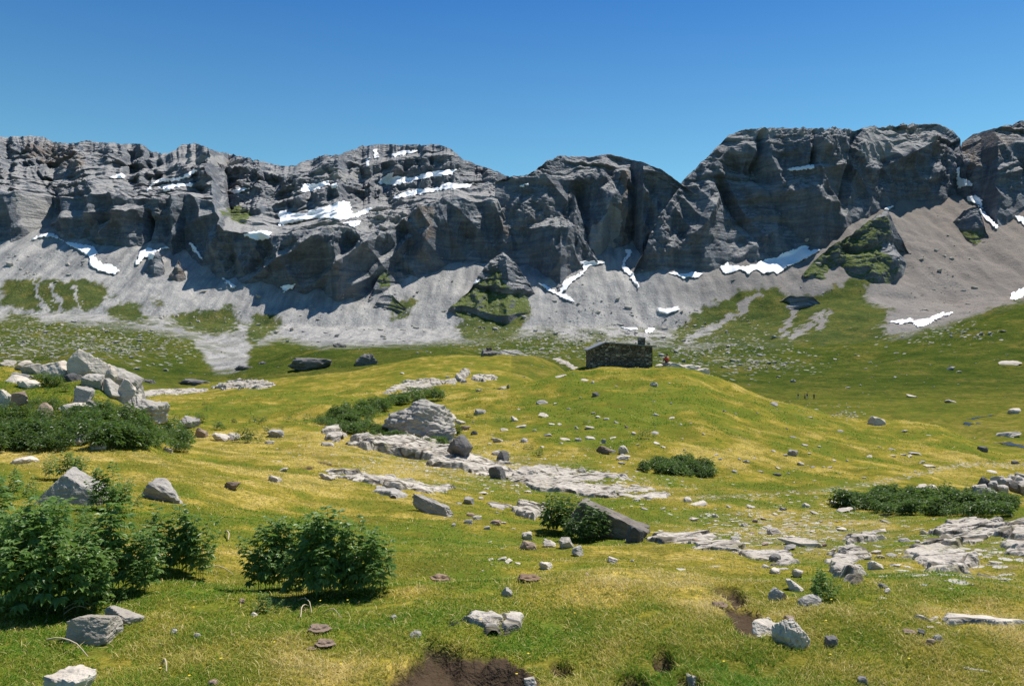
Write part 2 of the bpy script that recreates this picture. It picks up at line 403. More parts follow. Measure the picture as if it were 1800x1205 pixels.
def cover(X, Y, z):
    """returns grass, dry, soil, stony in 0..1 for ground points."""
    X = np.asarray(X, float); Y = np.asarray(Y, float)
    x = X / Y * FPX + CX; y = CY - z / Y * FPX
    n1 = fbm2(X / 40, Y / 40, 4, 41); n2 = fbm2(X / 9, Y / 9, 4, 45)
    wx = x + 9 * fbm2(X / 24, Y / 24, 5, 31, .62); wy = y + 6 * fbm2(X / 24 + 40, Y / 24, 5, 33, .62)
    # far: grass below a line, polygons above it
    lx = [-500, 0, 120, 250, 335, 378, 425, 445, 500, 560, 640, 760, 850, 950, 1050, 1150, 1250, 1400, 1560, 1600, 1700, 1800, 2300]
    ly = [562, 562, 566, 578, 592, 652, 650, 606, 596, 608, 606, 604, 596, 590, 600, 606, 606, 598, 592, 585, 560, 528, 480]
    lim = np.interp(wx, lx, ly)
    g = sstep(-9, 9, wy - lim)
    gj = np.zeros_like(g)
    for jx, jy in ((0, 0), (5, 2), (-5, -2), (3, -4), (-3, 4), (9, -1), (-9, 1)):
        q = np.zeros_like(g)
        for p in GREEN_FAR: q = np.maximum(q, in_poly(wx + jx, wy + jy, p) * 1.0)
        gj += q / 7
    gj = np.clip(gj + .5 * fbm2(X / 9, Y / 14, 3, 57) * (gj > .02) * (gj < .98), 0, 1)
    g = np.maximum(g, .95 * sstep(.15, .85, gj))
    # stony ground inside the grass of the far aprons
    st = np.zeros_like(X)
    for cx_, cy_, rx, ry, a in [(60, 600, 200, 45, .75), (180, 610, 150, 30, .8), (700, 575, 200, 30, .3), (1040, 600, 170, 28, .75), (1240, 622, 130, 34, .6), (1330, 640, 80, 14, .7), (950, 610, 120, 24, .5), (1640, 585, 80, 18, .5)]:
        st = np.maximum(st, a * np.exp(-(((x - cx_) / rx) ** 2 + ((y - cy_) / ry) ** 2)))
    st = st * sstep(250, 400, Y)
    part = np.maximum(np.exp(-((x - 130) / 260) ** 4 - ((y - 598) / 42) ** 4), np.exp(-((x - 1040) / 190) ** 4 - ((y - 600) / 24) ** 4))
    g = np.maximum(g, .9 * part * sstep(-.12, .22, fbm2(X / 26, Y / 40, 4, 51)) * (Y > 300))
    near = 1 - sstep(150, 260, Y)
    g = np.maximum(g, near)
    # tracks of bare scree down the green knolls, left
    for tr in [[(57, 494), (70, 520), (82, 545)], [(92, 500), (98, 525), (107, 548)], [(130, 505), (137, 530), (142, 545)],
               [(210, 520), (175, 540), (150, 560)], [(1330, 520), (1290, 555), (1215, 590)], [(1400, 545), (1375, 590)], [(1335, 518), (1285, 558), (1205, 602)], [(1440, 550), (1420, 575), (1395, 592)], [(1455, 552), (1440, 575)]]:
        g = np.where((Y > 500) & (poly_dist(wx, wy, tr) < (5.0 if tr[0][0] > 1000 else 3.0)), 0, g)
    dry = 0.47 + 0.55 * n2 + 0.35 * n1 + .6 * fbm2(X / 2.1, Y / 2.1, 3, 47) + .35 * fbm2(X / .6, Y / .6, 2, 49) * (Y < 25)
    # dryness trends: bright yellow turf on the flats at mid distance, lush round the bushes and the mound foot
    dry = dry + 0.32 * np.exp(-((y - 795) / 40) ** 2) * (Y < 60) + 0.2 * np.exp(-(((x - 1450) / 300) ** 2 + ((y - 920) / 50) ** 2))
    dry = dry - 0.38 * np.exp(-(((x - 1150) / 150) ** 2 + ((y - 700) / 70) ** 2)) - 0.32 * np.exp(-(((x - 650) / 420) ** 2 + ((y - 1110) / 60) ** 2))
    dry = dry - 0.25 * np.exp(-(((x - 1000) / 160) ** 2 + ((y - 770) / 50) ** 2))
    dry = np.clip(dry - .08 * (Y < 14), 0, 1)
    # farther meadow beyond the mounds is dark, lusher grass
    lush = np.clip(sstep(88, 150, Y + 26 * n1) * (.55 + .45 * sstep(150, 330, Y)) * (1 - .75 * ((x < 900) & (Y < 175))), 0, 1)
    soil = np.zeros_like(X)
    for (dx, dy, rx, ry, dd) in DENTS:
        q = np.hypot((X - dx) / rx, (Y - dy) / ry) + 0.45 * fbm2(X * 3.0, Y * 3.0, 3, 23)
        soil = np.maximum(soil, 1 - sstep(.7, .95, q))
    m = in_poly(x + 14 * noise2(X * 3, Y * 3, 5), y + 10 * noise2(X * 3, Y * 3, 6), [(690, 1230), (715, 1190), (790, 1160), (890, 1150), (930, 1175), (960, 1230)])
    soil = np.maximum(soil, m * 1.0)
    # worn, stony earth between the slabs at right, the foot path at the mound's toe
    worn = np.exp(-(((x - 1400) / 170) ** 2 + ((y - 935) / 40) ** 2)) * (Y < 40) * .75
    worn = np.maximum(worn, .8 * np.exp(-(((x - 1700) / 130) ** 2 + ((y - 985) / 45) ** 2)) * (Y < 25))
    worn = np.maximum(worn, .7 * np.exp(-(((x - 880) / 230) ** 2 + ((y - 830 - (x - 880) * .1) / 26) ** 2)) * (Y < 60))
    path = poly_dist(x, y, [(1800, 818), (1690, 815), (1560, 845), (1450, 862), (1330, 870), (1200, 876)])
    worn = np.maximum(worn, .6 * (1 - sstep(1.5, 6, path)) * (Y < 110))
    return g, dry, lush, np.clip(soil, 0, 1), np.clip(st * .35 + worn, 0, 1)
# ---------------------------------------------------------------- land materials
def mat_ground():
    t = NT('turf_and_scree')
    w = t.coord('World')
    g, dry, lush, soil, stony = (t.at(a) for a in ('grass', 'dry', 'lush', 'soil', 'stony'))
    n_big = t.noise(w, 0.35, 5, .6); n_mid = t.noise(w, 2.3, 5, .65); n_fin = t.noise(w, 14.0, 4, .7); n_bl = t.noise(w, 55.0, 3, .7)
    dryv = t.math('ADD', dry, t.math('MULTIPLY', t.math('SUBTRACT', n_mid, .5), 1.5), clamp=True)
    turf = t.ramp(dryv, [(0, (.068, .122, .012)), (.3, (.14, .152, .016)), (.55, (.242, .192, .026)), (.78, (.35, .26, .05)), (1, (.46, .34, .095))])
    n_mot = t.noise(w, .8, 6, .72); n_mot2 = t.noise(w, .22, 5, .65)
    turf = t.mix(t.ramp(n_mot, [(.36, .75), (.50, 0.0)]), turf, (.065, .075, .008))
    turf = t.mix(t.ramp(n_mot2, [(.55, 0.0), (.72, .6)]), turf, (.24, .165, .035))
    n_mot3 = t.noise(w, .33, 8, .8, .4)
    turf = t.mix(t.ramp(n_mot3, [(.38, .8), (.49, 0.0)]), turf, (.078, .086, .012))
    turf = t.mix(t.ramp(n_mot3, [(.54, 0.0), (.66, .6)]), turf, (.265, .22, .06))
    turf = t.mix(t.ramp(n_fin, [(.36, 1.0), (.56, 0.0)]), turf, (.085, .085, .012))
    turf = t.mix(t.math('MULTIPLY', t.ramp(n_bl, [(.45, 0.0), (.7, 1.0)]), .35), turf, (.42, .35, .09))
    n_l1 = t.noise(w, .05, 6, .65); n_l2 = t.noise(w, .35, 4, .7)
    lushc = t.ramp(n_l1, [(.34, (.042, .068, .012)), (.5, (.078, .098, .017)), (.66, (.15, .135, .03))])
    lushc = t.mix(t.ramp(n_l2, [(.38, .75), (.55, 0.0)]), lushc, (.035, .055, .016))
    turf = t.mix(lush, turf, lushc)
    # scree: streaky grey rubble, browner to the right
    wst = t.coord('World', (.09, .012, .02))
    n_s = t.noise(wst, 1.0, 6, .62); n_s2 = t.noise(w, .5, 4, .75); n_s3 = t.noise(w, .018, 3, .5)
    scree = t.ramp(n_s, [(.36, (.23, .226, .22)), (.5, (.35, .338, .318)), (.64, (.46, .438, .405))])
    scree = t.mix(t.ramp(n_s2, [(.42, .6), (.55, 0.0)]), scree, (.24, .235, .23))
    sep = t.new('ShaderNodeSeparateXYZ'); t.l.new(w, sep.inputs[0])
    rt = t.math('MULTIPLY', t.math('SUBTRACT', t.math('ADD', sep.outputs[0], t.math('MULTIPLY', n_s3, 120.0)), 235.0), .009, clamp=True)
    scree = t.mix(t.math('MULTIPLY', rt, .8), scree, t.mix(n_s, (.155, .142, .13), (.27, .25, .23)))
    br = t.math('ADD', t.math('MULTIPLY', t.math('SUBTRACT', sep.outputs[0], 330.0), .0032), t.math('MULTIPLY', t.math('SUBTRACT', n_s3, .5), 1.2), clamp=True)
    scree = t.mix(t.math('MULTIPLY', br, .75), scree, (.235, .20, .17))
    # loose stones lying in the grass (real stones' colour, by cells)
    vs = t.voro(w, .42, out='Color'); vd = t.voro(w, .42)
    sepc = t.new('ShaderNodeSeparateColor'); t.l.new(vs, sepc.inputs[0])
    stone_far = t.math('MULTIPLY', t.math('LESS_THAN', sepc.outputs[0], t.math('MULTIPLY', stony, .85)), t.math('LESS_THAN', vd, .62))
    vs2 = t.voro(w, 6.5, out='Color'); vd2 = t.voro(w, 6.5)
    sepc2 = t.new('ShaderNodeSeparateColor'); t.l.new(vs2, sepc2.inputs[0])
    stone_near = t.math('MULTIPLY', t.math('LESS_THAN', sepc2.outputs[0], t.math('MULTIPLY', stony, .55)), t.math('LESS_THAN', vd2, .5))
    smask = t.mix(lush, stone_near, stone_far)
    stc = t.mix(sepc2.outputs[1], (.30, .28, .25), (.46, .43, .38))
    stf = t.mix(sepc.outputs[1], (.24, .235, .22), (.42, .40, .36))
    base = t.mix(g, scree, turf)
    earth = t.math('MULTIPLY', t.math('MULTIPLY', stony, t.math('SUBTRACT', 1.0, lush)), t.ramp(n_mid, [(.45, 0.0), (.6, .8)]))
    base = t.mix(earth, base, (.27, .215, .14))
    base = t.mix(smask, base, t.mix(lush, stc, stf))
    soilc = t.mix(n_fin, (.035, .024, .014), (.105, .075, .05))
    base = t.mix(soil, base, soilc)
    h = t.math('ADD', t.math('MULTIPLY', n_fin, .5), t.math('MULTIPLY', n_mid, 1.4))
    b1 = t.bump(h, .7, .09)
    hf = t.math('ADD', t.math('MULTIPLY', t.noise(w, .28, 6, .7), 1.0), t.math('MULTIPLY', smask, .35))
    b2 = t.bump(hf, t.math('MULTIPLY', lush, .85), 2.6, b1)
    return t.done(base, b2, 1.0, 0.0)

def mat_cliff():
    t = NT('cliff_rock')
    w = t.coord('World')
    ws = t.coord('World', (.012, .012, .16))       # bedding
    wv = t.coord('World', (.06, .05, .008))        # streaks down the wall
    pale, rust, turf = t.at('pale'), t.at('rust'), t.at('turf')
    nb = t.noise(ws, 1.0, 6, .65, .6); nv = t.noise(wv, 1.0, 5, .6, .3); nf = t.noise(w, .22, 6, .7); nl = t.noise(w, .012, 3, .5)
    c = t.ramp(nb, [(.28, (.095, .112, .138)), (.5, (.175, .195, .22)), (.72, (.31, .32, .33))])
    c = t.mix(t.ramp(nv, [(.42, .55), (.6, 0.0)]), c, (.085, .09, .10))
    c = t.mix(t.ramp(nf, [(.5, 0.0), (.75, .55)]), c, (.33, .32, .30))
    c = t.mix(t.math('MULTIPLY', t.ramp(nl, [(.5, 0.0), (.68, 1.0)]), .18), c, (.24, .20, .16))
    c = t.mix(t.math('MULTIPLY', pale, .8), c, t.mix(nf, (.27, .265, .255), (.46, .44, .41)))  # pale areas: bench scree, and sunlit faces put into the rock colour
    c = t.mix(t.math('MULTIPLY', rust, t.ramp(nv, [(.4, .1), (.62, .75)])), c, (.23, .165, .115))
    # rubble and thin turf on ledges; up-facing rock also lightened to look sunlit
    geo = t.new('ShaderNodeNewGeometry'); sp = t.new('ShaderNodeSeparateXYZ'); t.l.new(geo.outputs['True Normal'], sp.inputs[0])
    up = t.ramp(sp.outputs[2], [(.62, 0.0), (.8, 1.0)])
    c = t.mix(t.math('MULTIPLY', up, .85), c, t.mix(nf, (.24, .235, .23), (.48, .46, .43)))
    gr = t.math('MULTIPLY', t.math('MULTIPLY', turf, t.ramp(sp.outputs[2], [(.28, 0.0), (.5, 1.0)])), t.ramp(nf, [(.32, 0.0), (.46, 1.0)]))
    c = t.mix(gr, c, t.mix(nl, (.085, .125, .03), (.155, .175, .05)))
    h = t.math('ADD', t.math('MULTIPLY', nb, 1.3), t.math('ADD', nf, t.math('MULTIPLY', nv, .7)))
    return t.done(c, t.bump(h, .9, 5.0), .92, .1)

def mat_snow():
    t = NT('old_snow')
    w = t.coord('World')
    n = t.noise(w, .08, 5, .6); n2 = t.noise(w, .35, 4, .7)
    c = t.mix(n, (.80, .80, .81), (.90, .90, .90))
    c = t.mix(t.ramp(n2, [(.52, 0.0), (.72, .55)]), c, (.56, .53, .50))
    return t.done(c, t.bump(n2, .25, 1.5), .6, .2)

# ---------------------------------------------------------------- ground sheets
M_GROUND, M_CLIFF, M_SNOW = mat_ground(), mat_cliff(), mat_snow()
xs = np.concatenate([np.arange(-500, -60, 8.0), np.arange(-60, 1862, 2.0), np.arange(1864, 2300, 8.0)])
ys1 = np.exp(np.linspace(math.log(1.2), math.log(130), 430))
ys2 = np.exp(np.linspace(math.log(130), math.log(700), 210))[1:]
ys3 = np.linspace(700, 1520, 290)[1:]
def sheet(name, ys, mat, extra_front=False):
    gx, gy = np.meshgrid(xs, ys)
    X = (gx - CX) / FPX * gy; Y = gy.copy()
    if extra_front:      # a plain of turf round and behind the camera
        pre = np.array([-14, -8, -4, -2, 0, .7, 1.0])
        Xp = np.linspace(-1, 1, len(xs))[None, :] * (np.linspace(14, 2.6, len(pre))[:, None])
        X = np.vstack([Xp, X]); Y = np.vstack([np.repeat(pre[:, None], len(xs), 1), Y])
    Yq = np.maximum(Y, .6)
    z = ground_z(X, Yq)
    V = np.stack([X, Y, z], -1).reshape(-1, 3)
    me = mesh_np(name, V, grid_faces(*X.shape), True)
    for a, v in zip(('grass', 'dry', 'lush', 'soil', 'stony'), cover(X, Yq, z)): attr(me, a, v)
    o = link(name, me, mat)
    o['kind'] = 'structure'
    return o
meadow = sheet('meadow', ys1, M_GROUND, True)
valley = sheet('valley', np.concatenate([ys1[-1:], ys2]), M_GROUND)
scree = sheet('scree_slope', np.concatenate([ys2[-1:], ys3]), M_GROUND)

# ---------------------------------------------------------------- the rock walls of the cirque
_z1000 = lambda x: base_z((np.asarray(x) - CX) / FPX * 1000.0, np.full(np.shape(x), 1000.0))
def foot_depth(x, y):
    s = (CY - y) / FPX
    return (_z1000(x) - SCREE_K * 1000) / (s - SCREE_K)

def crease(x, y, feats):
    r = np.zeros_like(x)
    for pts, w, a, p in feats:
        d = poly_dist(x, y, pts)
        r = r + a * np.clip(1 - d / w, 0, 1) ** p
    return r

def massif(name, label, x0, x1, foot, top, ridge, kc, kb, feats=(), back=0.0, step=1.0, seed=0, amp=1.0, pale=(), rust=(), turf=(), dip=0.06, mid=None, km=.4):
    x = np.arange(x0, x1 + .1, step)
    fx = lambda t: np.interp(x, [p[0] for p in t], [p[1] for p in t])
    jit = lambda a, f, s: a * fbm2(x / f, x * 0 + s, 4, seed + s)
    yf = fx(foot); yr = fx(ridge) + jit(1.3, 16, 1); yt = fx(top) + jit(6, 60, 2)
    yt = np.minimum(yt, yf - 1); yr = np.minimum(yr, yt - .5)
    kcx = fx(kc) if isinstance(kc, (list, tuple)) else np.full_like(x, kc)
    kbx = fx(kb) if isinstance(kb, (list, tuple)) else np.full_like(x, kb)
    Y1 = foot_depth(x, yf) + back; z1 = (CY - yf) / FPX * Y1
    Y2 = (kcx * Y1 - z1) / (kcx - (CY - yt) / FPX); z2 = (CY - yt) / FPX * Y2
    if mid is None: ym, kmx = yt + (yr - yt) * .5, kbx
    else: ym, kmx = np.clip(fx(mid) + jit(4, 35, 5), yr + .3, yt - .3), np.full_like(x, km)
    Ym = (kmx * Y2 - z2) / (kmx - (CY - ym) / FPX); zm = (CY - ym) / FPX * Ym
    Y3 = (kbx * Ym - zm) / (kbx - (CY - yr) / FPX); z3 = (CY - yr) / FPX * Y3
    Y0, z0 = Y1 - 22, z1 - 60
    Y4, z4 = Y3 + 160, z3 - 90
    segs = [(Y0, z0, Y1, z1, 14, 0, 1), (Y1, z1, Y2, z2, 150, 1, 2), (Y2, z2, Ym, zm, 60, 2, 2.5), (Ym, zm, Y3, z3, 110, 2.5, 3), (Y3, z3, Y4, z4, 14, 3, 4)]
    Ys, zs, wt = [], [], []
    for a, b, c, d, n, w0, w1 in segs:
        t = np.linspace(0, 1, n, endpoint=(w1 == 4))[:, None]
        Ys.append(a + (c - a) * t); zs.append(b + (d - b) * t)
        wt.append(np.repeat(w0 + (w1 - w0) * t, len(x), 1))
    Y, z, wt = np.vstack(Ys), np.vstack(zs), np.vstack(wt)
    gx = np.repeat(x[None, :], len(Y), 0)
    X = (gx - CX) / FPX * Y
    py = CY - z / Y * FPX
    # wall relief, pushed towards or away from the viewer
    wz = z + 14 * fbm2(X / 160, Y / 160, 2, seed + 3)
    b1 = 1 - 2 * np.abs(noise2(X / 105 + .15 * noise2(X / 40, z / 40, seed), wz / 330, seed + 5))
    sh = X + .55 * wz
    b2 = 1 - 2 * np.abs(noise2(sh / 42, wz / 150, seed + 6))
    b3 = (1 - 2 * np.abs(noise2((X - .4 * wz) / 19, wz / 46, seed + 7)) + .6 * noise3(X / 11, Y / 11, wz / 16, seed + 17)); b4 = fbm3(X / 7, Y / 7, wz / 7, 3, seed + 8)
    soft = np.clip(np.minimum(wt - .6, 1), 0, 1) * np.clip((3.02 - wt) / .16, .3, 1)
    bench = sstep(1.9, 2.15, wt)
    up_ = sstep(1.95, 2.3, wt)
    if mid is not None:      # the upper slopes are cut by oblique gullies and ribs, not by upright ones
        q1 = 1 - 2 * np.abs(noise2((X + .55 * Y) / 150 + .3 * noise2(X / 60, Y / 60, seed + 41), (Y + .9 * z) / 120, seed + 42))
        q2 = 1 - 2 * np.abs(noise2((X - .5 * Y) / 55, (Y + z) / 48, seed + 43))
        b1 = b1 * (1 - up_) + q1 * up_; b2 = b2 * (1 - up_) + q2 * up_
    rg = np.clip(.62 + 1.3 * fbm2(X / 130, z / 75, 2, seed + 30), .2, 1.35)      # smooth slabs here, shattered rock there
    push = amp * (24 * (b1 - .55) * (1 - .45 * bench) + 12 * (b2 - .45) * (1 - .4 * bench) + rg * (5.0 * b3 + 2.6 * b4))
    push = push + crease(gx, py, feats)
    # bedding: hard beds stand as walls, soft ones as ledges
    kk = np.where(bench > .5, kbx[None, :], kcx[None, :])
    zz = z + dip * X + 26 * fbm2(X / 210, Y / 210, 3, seed + 9) + 4 * noise3(X / 30, Y / 30, z / 30, seed + 10)
    off = np.zeros_like(z)
    for hgt, a, s in ((34.0, .8, 11), (13.0, .75, 12), (5.5, .5, 14)):
        f = zz / hgt; fr = f - np.floor(f)
        terr = np.where(fr < .8, fr * .16 / .8, .16 + (fr - .8) * .84 / .2)     # gentle tread, steep riser
        w = np.clip(.45 + 1.7 * noise2(X / 110 + z / 90, z / 70, seed + s), 0, 1)
        off = off + a * w * (fr - terr) * hgt / np.maximum(kk, .55)
    dY = (-push + off * (.9 - .25 * bench)) * soft
    dz = rg * (2.0 * b3 + 1.5 * b4) * np.maximum(soft, .8 * bench) * (.3 + .7 * bench)
    Yn = Y + dY
    V = np.stack([X, Yn, z + dz], -1).reshape(-1, 3)
    me = mesh_np(name, V, grid_faces(*X.shape), False)
    wgx = gx + 9 * fbm2(gx / 25, py / 25, 3, seed + 20); wpy = py + 7 * fbm2(gx / 25 + 9, py / 25, 3, seed + 21)
    def msk(polys):
        r = np.zeros_like(gx)
        for p in polys: r = np.maximum(r, in_poly(wgx, wpy, p) * 1.0)
        return r
    attr(me, 'pale', msk(pale)); attr(me, 'rust', msk(rust)); attr(me, 'turf', msk(turf))
    o = link(name, me, M_CLIFF)
    tag(o, label, None, None, 'structure')
    return o

MASSIFS = []
footA = [(-500, 410), (0, 421), (19, 429), (50, 419), (76, 410), (92, 412), (115, 425), (168, 433), (214, 436), (248, 437), (275, 438), (294, 433), (305, 442), (328, 429), (355, 463), (382, 480), (412, 502), (447, 507), (481, 501), (511, 514), (550, 517), (595, 528), (611, 520), (650, 522), (690, 505), (718, 486), (753, 478), (791, 460), (818, 467), (844, 463), (875, 450), (940, 476), (985, 500), (1027, 467), (1050, 462)]
topA = [(-500, 330), (0, 335), (60, 338), (130, 345), (200, 342), (260, 350), (330, 343), (366, 352), (393, 391), (400, 407), (485, 414), (534, 408), (595, 398), (638, 408), (669, 398), (714, 383), (749, 360), (798, 343), (814, 350), (875, 354), (890, 387), (924, 398), (982, 399), (1010, 405), (1035, 440), (1050, 461)]
ridgeA = [(-500, 215), (-200, 250), (0, 240), (73, 239), (92, 250), (130, 253), (153, 249), (214, 253), (244, 253), (267, 265), (282, 270), (300, 267), (317, 255), (340, 251), (382, 267), (443, 280), (485, 290), (506, 293), (572, 273), (595, 274), (638, 257), (676, 253), (726, 255), (772, 254), (791, 261), (814, 280), (848, 293), (882, 305), (898, 312), (930, 316), (985, 322), (1010, 345), (1035, 425), (1050, 459)]
midA = [(-500, 305), (0, 308), (60, 312), (130, 318), (200, 318), (260, 325), (330, 328), (366, 340), (393, 365), (440, 376), (485, 384), (534, 380), (580, 368), (620, 362), (660, 352), (714, 345), (749, 338), (798, 326), (848, 322), (882, 330), (930, 350), (985, 370), (1020, 410), (1050, 459)]
featA = [([(430, 495), (500, 455), (560, 420)], 13, 20, 1), ([(520, 516), (600, 465), (665, 415)], 13, 20, 1), ([(590, 525), (650, 485), (715, 420)], 14, 18, 1), ([(40, 400), (110, 385), (190, 372)], 16, 16, 1), ([(170, 420), (215, 375), (250, 372)], 16, 22, 1.2), ([(300, 430), (345, 385), (380, 372)], 16, 14, 1), ([(150, 330), (220, 318), (280, 300)], 12, 14, 1), ([(560, 345), (640, 322), (700, 300)], 10, 16, 1), ([(620, 300), (700, 285), (790, 275)], 10, 14, 1), ([(505, 330), (560, 300), (600, 280)], 14, 16, 1), ([(330, 300), (420, 300), (500, 315)], 10, 12, 1), ([(255, 372), (258, 440)], 8, -30, 1), ([(60, 330), (75, 405)], 34, -35, 1), ([(140, 270), (175, 330), (150, 400)], 40, 22, 1.3),
         ([(735, 365), (760, 400), (745, 440)], 22, 26, 1.2), ([(870, 360), (885, 400), (885, 450)], 26, 30, 1.2), ([(560, 420), (520, 490)], 30, 20, 1.3),
         ([(640, 415), (600, 500)], 26, 18, 1.2), ([(395, 400), (360, 455)], 26, 20, 1.2), ([(700, 400), (690, 480)], 18, -18, 1), ([(820, 380), (815, 455)], 20, -14, 1),
         ([(470, 430), (440, 490)], 24, -16, 1), ([(985, 330), (1000, 400), (990, 450)], 14, 18, 1)]
MASSIFS.append(massif('mountain', 'long grey rock wall with snow-streaked upper ledges on the left', -420, 1050, footA, topA, ridgeA,
    [(-500, 3.2), (380, 4.0), (420, 5.0), (1050, 5.2)], [(-500, .68), (250, .66), (380, .62), (560, .64), (640, .8), (780, .85), (860, .8), (900, 1.0), (985, 1.1), (1050, 2)], featA, 0, 1.0, 100, mid=midA, km=.34,
    pale=[[(20, 345), (50, 330), (62, 350), (75, 390), (110, 415), (60, 420), (40, 400)], [(790, 342), (880, 325), (990, 322), (1000, 350), (985, 398), (925, 395), (890, 385), (870, 352), (815, 350)], [(395, 375), (440, 385), (470, 400), (430, 408), (400, 400)], [(600, 400), (700, 378), (720, 382), (640, 408)], [(470, 398), (520, 386), (580, 384), (640, 374), (715, 355), (715, 380), (640, 406), (560, 404)], [(560, 300), (640, 300), (640, 316), (560, 320)], [(300, 268), (420, 280), (420, 292), (320, 285)]],
    dip=-.14, rust=[[(735, 370), (755, 365), (770, 420), (745, 430)], [(880, 370), (900, 385), (890, 420), (876, 410)], [(40, 245), (140, 260), (160, 300), (100, 290), (40, 275)]],
    turf=[[(385, 366), (415, 362), (440, 380), (425, 390), (400, 384)]]))
footB = [(870, 470), (1000, 470), (1040, 464), (1058, 463), (1089, 439), (1111, 437), (1131, 484), (1230, 490)]
topB = [(870, 322), (960, 306), (1000, 318), (1040, 310), (1075, 307), (1110, 300), (1150, 306), (1190, 327), (1230, 352)]
ridgeB = [(870, 318), (898, 311), (928, 307), (963, 284), (982, 276), (1050, 274), (1069, 270), (1092, 276), (1134, 286), (1169, 301), (1190, 317), (1230, 346)]
featB = [([(1095, 310), (1098, 360), (1090, 435)], 20, 34, .9), ([(1075, 345), (1055, 400), (1030, 450)], 26, 26, .9), ([(1020, 330), (1015, 440)], 20, -24, 1), ([(1150, 330), (1140, 470)], 30, -26, 1)]
MASSIFS.append(massif('mountain', 'rounded grey rock dome between the long wall and the flat-topped massif', 870, 1230, footB, topB, ridgeB, 4.0,
    [(870, .7), (1060, .8), (1120, 1.3), (1230, 1.4)], featB, 26, .8, 200, .85, pale=[[(1040, 400), (1075, 360), (1090, 380), (1080, 440), (1045, 458), (1020, 450)]], rust=[[(1085, 310), (1100, 310), (1100, 430), (1090, 430)]]))
footC = [(1110, 487), (1165, 482), (1200, 478), (1238, 476), (1280, 464), (1315, 468), (1398, 440), (1444, 440), (1467, 416), (1536, 370), (1566, 366), (1601, 352), (1658, 355), (1681, 340), (1712, 366)]
topC = [(1110, 484), (1150, 415), (1200, 345), (1280, 262), (1330, 250), (1450, 246), (1520, 250), (1600, 258), (1650, 256), (1690, 275), (1700, 330), (1712, 362)]
ridgeC = [(1110, 482), (1123, 467), (1150, 395), (1190, 335), (1200, 318), (1223, 297), (1253, 267), (1280, 238), (1311, 227), (1341, 227), (1429, 227), (1505, 229), (1517, 225), (1612, 217), (1654, 218), (1673, 230), (1689, 248), (1698, 320), (1712, 358)]
featC = [([(1180, 440), (1230, 400), (1260, 350)], 12, 14, 1), ([(1300, 455), (1340, 420), (1370, 400)], 14, 12, 1), ([(1400, 300), (1440, 296), (1490, 290)], 8, 8, 1), ([(1290, 290), (1330, 300), (1360, 345), (1385, 390), (1430, 440)], 26, -24, 1), ([(1270, 320), (1300, 380), (1335, 420)], 14, -22, 1), ([(1250, 335), (1240, 380), (1210, 440)], 20, 16, 1),
         ([(1340, 330), (1380, 340), (1430, 330)], 26, 20, 1), ([(1430, 350), (1470, 360), (1480, 400)], 22, 20, 1), ([(1505, 230), (1495, 300), (1480, 370)], 12, -26, 1), ([(1340, 240), (1335, 290)], 10, -18, 1), ([(1432, 235), (1430, 285)], 10, -16, 1),
         ([(1555, 330), (1520, 380)], 24, 16, 1), ([(1640, 250), (1600, 270), (1540, 300)], 24, 22, 1), ([(1300, 440), (1290, 465)], 16, 12, 1), ([(1560, 280), (1545, 350)], 16, -20, 1), ([(1650, 300), (1610, 330)], 18, 14, 1)]
MASSIFS.append(massif('mountain', 'flat-topped grey massif with dark layered walls above the long snow strip', 1110, 1712, footC, topC, ridgeC,
    [(1110, 3.6), (1200, 2.2), (1320, 2.1), (1420, 2.9), (1500, 4.2), (1712, 3.4)], [(1110, 2), (1250, 1.5), (1320, 1.25), (1520, 1.2), (1712, 1.0)], featC, 0, .8, 300, .8,
    pale=[[(1300, 228), (1500, 228), (1495, 240), (1300, 240)], [(1515, 225), (1660, 218), (1675, 235), (1600, 265), (1520, 290), (1505, 270)]], rust=[[(1630, 245), (1660, 240), (1665, 270), (1640, 275)]], dip=-.03))
footD = [(1668, 350), (1681, 340), (1696, 345), (1723, 360), (1753, 395), (1784, 379), (1800, 376), (2350, 330)]
topD = [(1668, 347), (1688, 300), (1711, 270), (1742, 258), (1800, 250), (2350, 180)]
ridgeD = [(1668, 344), (1680, 310), (1688, 262), (1691, 251), (1711, 236), (1742, 227), (1773, 219), (1800, 213), (1900, 185), (2100, 200), (2350, 130)]
featD = [([(1700, 290), (1740, 310), (1790, 300)], 18, 12, 1), ([(1720, 330), (1770, 350)], 16, 10, 1)]
MASSIFS.append(massif('mountain', 'brown grey rock shoulder at the right edge of the picture, beside a snow gully', 1668, 2350, footD, topD, ridgeD, 1.9, 1.2, featD, 0, 1.2, 400, .7,
    rust=[[(1690, 240), (1760, 225), (1800, 215), (1800, 235), (1740, 290), (1695, 300)]], dip=-.12))

# free-standing crags on the screes: small massifs of their own
CRAGS = []
def crag(label, foot, ridge, kc, seed, feats=(), turf=(), rust=(), amp=.45, back=0.0):
    x0, x1 = foot[0][0], foot[-1][0]
    top = [(p[0], p[1] + .35 * (np.interp(p[0], [q[0] for q in foot], [q[1] for q in foot]) - p[1])) for p in ridge]
    o = massif('rock_crag', label, x0, x1, foot, top, ridge, kc, 1.2, feats, back, .8, seed, amp, turf=turf, rust=rust)
    del o['kind']
    o['category'] = 'crag'
    CRAGS.append(o)
    return o
crag('pointed grey crag with green lower flanks in the middle of the screes', [(788, 548), (820, 562), (860, 572), (900, 574), (932, 548), (943, 522)], [(788, 546), (820, 515), (845, 480), (862, 458), (885, 445), (905, 462), (925, 490), (943, 520)], 1.05, 510,
     feats=[([(888, 448), (895, 500), (890, 560)], 14, 14, 1), ([(870, 480), (850, 540)], 12, -10, 1)], turf=[[(780, 540), (845, 490), (870, 465), (885, 500), (925, 515), (945, 560), (900, 590), (790, 580)]], amp=.9)
